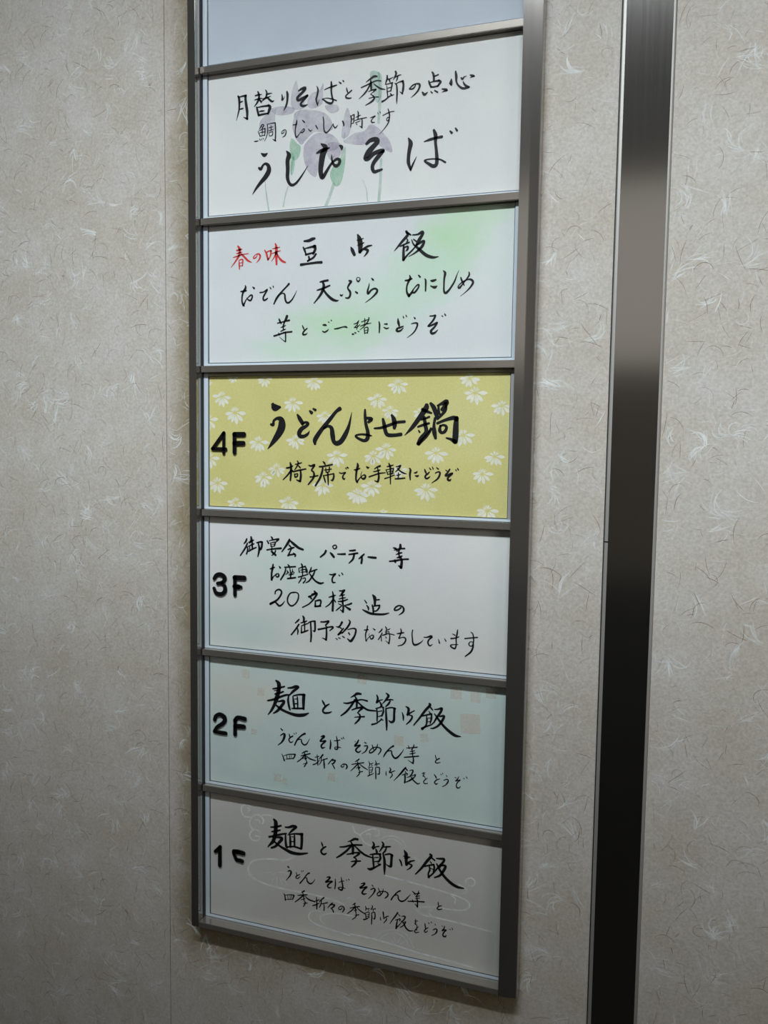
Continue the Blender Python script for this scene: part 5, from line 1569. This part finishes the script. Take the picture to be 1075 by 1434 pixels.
fibres('wallpaper_fibres', -460, SEAM - 0.4, wall_l, 3)
fibres('wallpaper_fibres', SEAM + 0.4, 406.5, wall_c, 5)
fibres('wallpaper_fibres', 453.0, 800, wall_r, 8)

# ------------------------------------------------------------------ vertical steel strip (trim_1)
strip = prism_z('trim_1', [(411.2, 6.0), (449.6, 6.0), (449.6, 40), (411.2, 40)], ZF, ZC, M_STEEL, None, 0.0)
tag(strip, 'tall brushed steel strip running up the wall right of the sign', kind='structure')
zc_ = -607.0       # the joint between the two lengths of edge bead
for a, b in ((ZF, zc_ - 0.7), (zc_ + 0.7, ZC)):
    prism_z('edge_bead', [(407.9, 7.0), (408.8, 5.6), (411.1, 5.4), (411.1, 40), (407.9, 40)], a, b, M_SATIN, strip)
prism_z('edge_bead', [(449.7, 5.9), (451.2, 6.2), (452.4, 7.4), (452.4, 40), (449.7, 40)], ZF, ZC, M_SATIN, strip)
box('shadow_gap', 406.8, 407.9, WY + 1.6, 39, ZF, ZC, M_GAP, strip)
box('bead_joint', 407.9, 411.2, 9.5, 39, zc_ - 0.7, zc_ + 0.7, M_GAP, strip)

# ------------------------------------------------------------------ sign frame
frame = empty('sign_frame', 'tall narrow satin steel sign frame mounted on the beige wallpapered wall', 'sign frame')
frame.location = (0, 0, 0)
ZT = 12.0
prism_z('frame_post', [(-6.2, -8), (-14.6, -8), (-15.2, -7.2), (-15.2, 8), (-6.2, 8)], -1050, ZT, M_FRAME, frame, 0.25)
prism_z('frame_post', [(324.6, -8), (333.6, -8), (341.6, -6.2), (342.2, -5.0), (342.2, 8), (324.6, 8)], -1050, ZT, M_FRAME, frame, 0.25)
box('bottom_rail', -6.1, 324.5, -8, 7.9, -1050, -1044, M_BAR, frame, 0.4)
box('top_rail', -6.1, 324.5, -8, 7.9, ZT - 8, ZT, M_BAR, frame, 0.4)
for k in range(1, 7):
    box('crossbar', -5.3, 324.4, 0, 6.6, -150 * k, -150 * k + 7, M_BAR, frame, 0.5)
box('channel_shade_strip', -6.15, -5.7, 1.5, 7.9, -1043.8, ZT - 8.2, M_GAP, frame)  # black strips standing in for the shaded recess inside each channel
box('channel_shade_strip', 324.1, 324.55, 1.5, 7.9, -1043.8, ZT - 8.2, M_GAP, frame)

# ------------------------------------------------------------------ directory panels
WHITE = lin(214, 222, 226)
papers = [
    paper_mat('blank_paper', lin(188, 197, 207), lin(184, 193, 204), [], 0.02),
    paper_mat('iris_paper', lin(218, 218, 216), lin(213, 214, 214), [(60, -200, 60, 60, 0.25, lin(202, 216, 212))], 0.05),
    paper_mat('green_wash_paper', lin(211, 214, 216), lin(207, 211, 213),
              [(285, -305, 60, 26, 0.55, lin(174, 214, 166)), (262, -330, 50, 40, 0.75, lin(174, 214, 166)), (240, -356, 62, 42, 0.55, lin(180, 216, 184)),
               (205, -380, 80, 44, 0.55, lin(186, 218, 192)), (150, -408, 90, 40, 0.7, lin(176, 214, 172)), (95, -430, 70, 26, 0.45, lin(180, 218, 184)),
               (300, -345, 60, 70, 0.3, lin(200, 218, 204))], 0.05),
    paper_mat('ochre_paper', lin(207, 201, 136), lin(203, 196, 128), [(270, -500, 110, 40, 0.3, lin(208, 208, 160))], 0.10),
    paper_mat('pale_teal_paper', lin(218, 217, 214), lin(211, 214, 211),
              [(120, -655, 140, 60, 0.5, lin(186, 212, 204)), (40, -720, 90, 50, 0.5, lin(182, 208, 202)), (30, -620, 60, 26, 0.5, lin(216, 214, 222)), (255, -650, 90, 110, 0.6, lin(214, 212, 214))], 0.05),
    paper_mat('teal_paper', lin(202, 216, 213), lin(194, 211, 207),
              [(35, -790, 90, 46, 0.8, lin(210, 210, 203)), (270, -790, 90, 40, 0.4, lin(192, 204, 196)), (130, -885, 150, 24, 0.4, lin(180, 208, 203))], 0.06),
    paper_mat('warm_grey_paper', lin(200, 197, 192), lin(195, 193, 189), [(20, -1000, 70, 50, 0.4, lin(206, 214, 214))], 0.06),
]
labels = [
    'blank pale blue top panel of the sign without any writing',
    'menu panel printed with faint purple irises, directly under the blank panel',
    'menu panel with soft green wash and red handwriting at upper left',
    'ochre yellow menu panel with white flowers, lettered 4F',
    'pale panel lettered 3F with four lines of black handwriting',
    'pale teal panel lettered 2F with faint pink squares',
    'warm grey bottom panel lettered 1F with faint white cloud lines',
]
panels = []
for k in range(7):
    zt = -150 * k - 0.3 if k else ZT - 8.3
    zb = -150 * (k + 1) + (7.2 if k < 6 else 6.2)
    e = empty('menu_panel', labels[k], 'sign panel', 'panels of the menu sign')
    e.location = P(0, 8, zb)
    bpy.context.view_layer.update()
    inv = e.matrix_world.inverted()
    box('backing_board', -5.6, 324.0, 7.1, 7.95, zb, zt, M_BACK, e)
    px0 = 0.6; px1 = 324.0; pt = zt; pb = zb + 3.4
    me_edge = M_EDGE
    box('acrylic_edge', -5.5, -0.5, 5.6, 7.1, zb, zt, me_edge, e, 0.25)
    if k in (2, 3): px1 = 318.4
    box('acrylic_edge', -0.5, 324.0, 5.6, 7.1, zb, pb - 0.9, me_edge, e, 0.25)
    if k in (2, 3): box('acrylic_edge', px1 + 0.8, 324.0, 5.6, 7.1, pb - 0.9, zt, M_GREYEDGE if k == 3 else me_edge, e, 0.25)
    if k == 3:
        pt = zt - 3.6
        box('top_strip', -0.5, px1 + 0.8, 6.2, 7.1, pt + 0.5, zt, mat('olive_backing_strip', lin(176, 172, 150), 0.6), e)
    pp = box('paper', px0, px1, 6.8, 7.1, pb, pt, papers[k], e)
    box('acrylic_cover', -0.4, min(px1 + 0.4, 323.9), 5.7, 6.2, pb - 0.8, pt, M_COVER, e)
    panels.append((e, pp))

def lettering(k, key, mt=M_INK, label=None, wmul=1.38):
    for ch in INK[key].split('/'):
        if not ch.strip(): continue
        o = flat_strokes('written_character', parse_text(ch), 6.60, mt, panels[k][1], wmul)
        if label: o['label'] = label

for key in ('P1A', 'P1B', 'P1C'): lettering(1, key)
lettering(2, 'P2R', M_RED, 'red handwritten character')
for key in ('P2A', 'P2B', 'P2C'): lettering(2, key)
for key in ('P3A', 'P3B'): lettering(3, key)
for key in ('P4A', 'P4B', 'P4C', 'P4D'): lettering(4, key)
for key in ('P5A', 'P5B', 'P5C'): lettering(5, key)
for key in ('P6A', 'P6B', 'P6C'): lettering(6, key)

# iris print
def smooth_poly(pts, n=5):
    m_ = len(pts); out = []
    for i in range(m_):
        p0, p1, p2, p3 = pts[i - 1], pts[i], pts[(i + 1) % m_], pts[(i + 2) % m_]
        for s in range(n):
            t = s / n
            out.append(tuple(0.5 * (2 * p1[k] + (p2[k] - p0[k]) * t + (2 * p0[k] - 5 * p1[k] + 4 * p2[k] - p3[k]) * t * t
                                    + (3 * p1[k] - p0[k] - 3 * p2[k] + p3[k]) * t ** 3) for k in range(2)))
    return out
lay = 0
for nm, pts in PRINTS:
    q = smooth_poly(pts)
    y = 6.76 - 0.004 * lay; lay += 1
    mt = {'iris': M_IRIS, 'leaf': M_LEAF, 'leafpale': M_LEAFP}[nm]
    link('iris_petal' if nm == 'iris' else 'leaf', [P(x, y, z) for x, z in q], [tuple(range(len(q)))], mt, panels[1][1])
for st in parse('STEM'): flat_strokes('stem', [st], 6.69, M_LEAFP, panels[1][1])

# white flowers on the ochre paper
x0_, x1_, z0_, z1_ = 0.7, 318.3, -589.2, -454.2
def clip_poly(poly):
    def cl(poly, ax, lim, sgn):
        out = []
        for i in range(len(poly)):
            a, b = poly[i], poly[(i + 1) % len(poly)]
            ia, ib = sgn * (a[ax] - lim) >= 0, sgn * (b[ax] - lim) >= 0
            if ia: out.append(a)
            if ia != ib:
                t = (lim - a[ax]) / (b[ax] - a[ax])
                out.append((a[0] + (b[0] - a[0]) * t, a[1] + (b[1] - a[1]) * t))
        return out
    for ax, lim, sg in ((0, x0_, 1), (0, x1_, -1), (1, z0_, 1), (1, z1_, -1)):
        poly = cl(poly, ax, lim, sg)
        if len(poly) < 3: return []
    return poly
rnd = random.Random(12)
for i, (fx, fz, fr_) in enumerate(FLOWERS):
    V, F = [], []
    specs = [(a + rnd.gauss(0, 4), fr_ * rnd.uniform(0.98, 1.16), 0.155) for a in (184, 218, 249, 281, 316, 354)]
    specs += [(a + rnd.gauss(0, 4), fr_ * 0.55, 0.10) for a in (38, 62, 86, 108, 132, 155)]
    for a, ln, wd in specs:
        a = math.radians(a); ca, sa = math.cos(a), math.sin(a)
        pts = []
        for t, h in ((0.14, 0), (0.30, 0.35), (0.50, 0.85), (0.68, 1.0), (0.84, 0.7), (1.0, 0), (0.84, -0.7), (0.68, -1.0), (0.50, -0.85), (0.32, -0.35)):
            r_, q_ = ln * t, ln * wd * h * (1.0 if wd > 0.15 else 0.9)
            pts.append((fx + ca * r_ - sa * q_, fz + sa * r_ + ca * q_))
        pts = clip_poly(pts)
        if not pts: continue
        b0 = len(V); V += [P(x, 6.755 - 0.003 * (i % 8), z) for x, z in pts]
        F.append(tuple(range(b0, b0 + len(pts))))
    if V: link('printed_flower', V, F, M_PETAL, panels[3][1])

# faint squares on the teal paper
rnd = random.Random(4)
for i, (sx, sz, sw) in enumerate(SQUARES):
    h = sw / 2; a = rnd.uniform(-0.1, 0.1)
    pts = []
    for c, s_ in ((-1, -1), (0, -1.04), (1, -1), (1.03, 0), (1, 1), (0, 1.03), (-1, 1), (-1.04, 0)):
        pts.append((sx + (c * math.cos(a) - s_ * math.sin(a)) * h, max(-890, min(-754, sz + (c * math.sin(a) + s_ * math.cos(a)) * h))))
    link('printed_square', [P(x, 6.755 - 0.003 * i, z) for x, z in pts], [tuple(range(8))], M_SQUARE, panels[5][1])

for i, st in enumerate(parse('CLOUD')): flat_strokes('cloud_line', [st], 6.755 - 0.002 * i, M_CLOUD, panels[6][1])
for i, st in enumerate(parse('FAN')): flat_strokes('fan_line', [st], 6.70 - 0.002 * i, M_CLOUD, panels[6][1])

# raised black floor numbers stuck on the acrylic covers
for k, d in ((3, '4'), (4, '3'), (5, '2'), (6, '1')):
    raised_strokes('raised_numeral', parse('D' + d), 5.0, 5.69, M_LETTER, panels[k][0], d in '32')
    o = raised_strokes('raised_letter', parse('F' + d), 5.0, 5.69, M_LETTER, panels[k][0], d == '2')
    if d == '1': o['label'] = 'broken black letter missing its lower stem'

# children were built in world space: keep them there under the moved panel empties
bpy.context.view_layer.update()
for e, pp in panels:
    for c in e.children:
        c.matrix_parent_inverse = e.matrix_world.inverted()
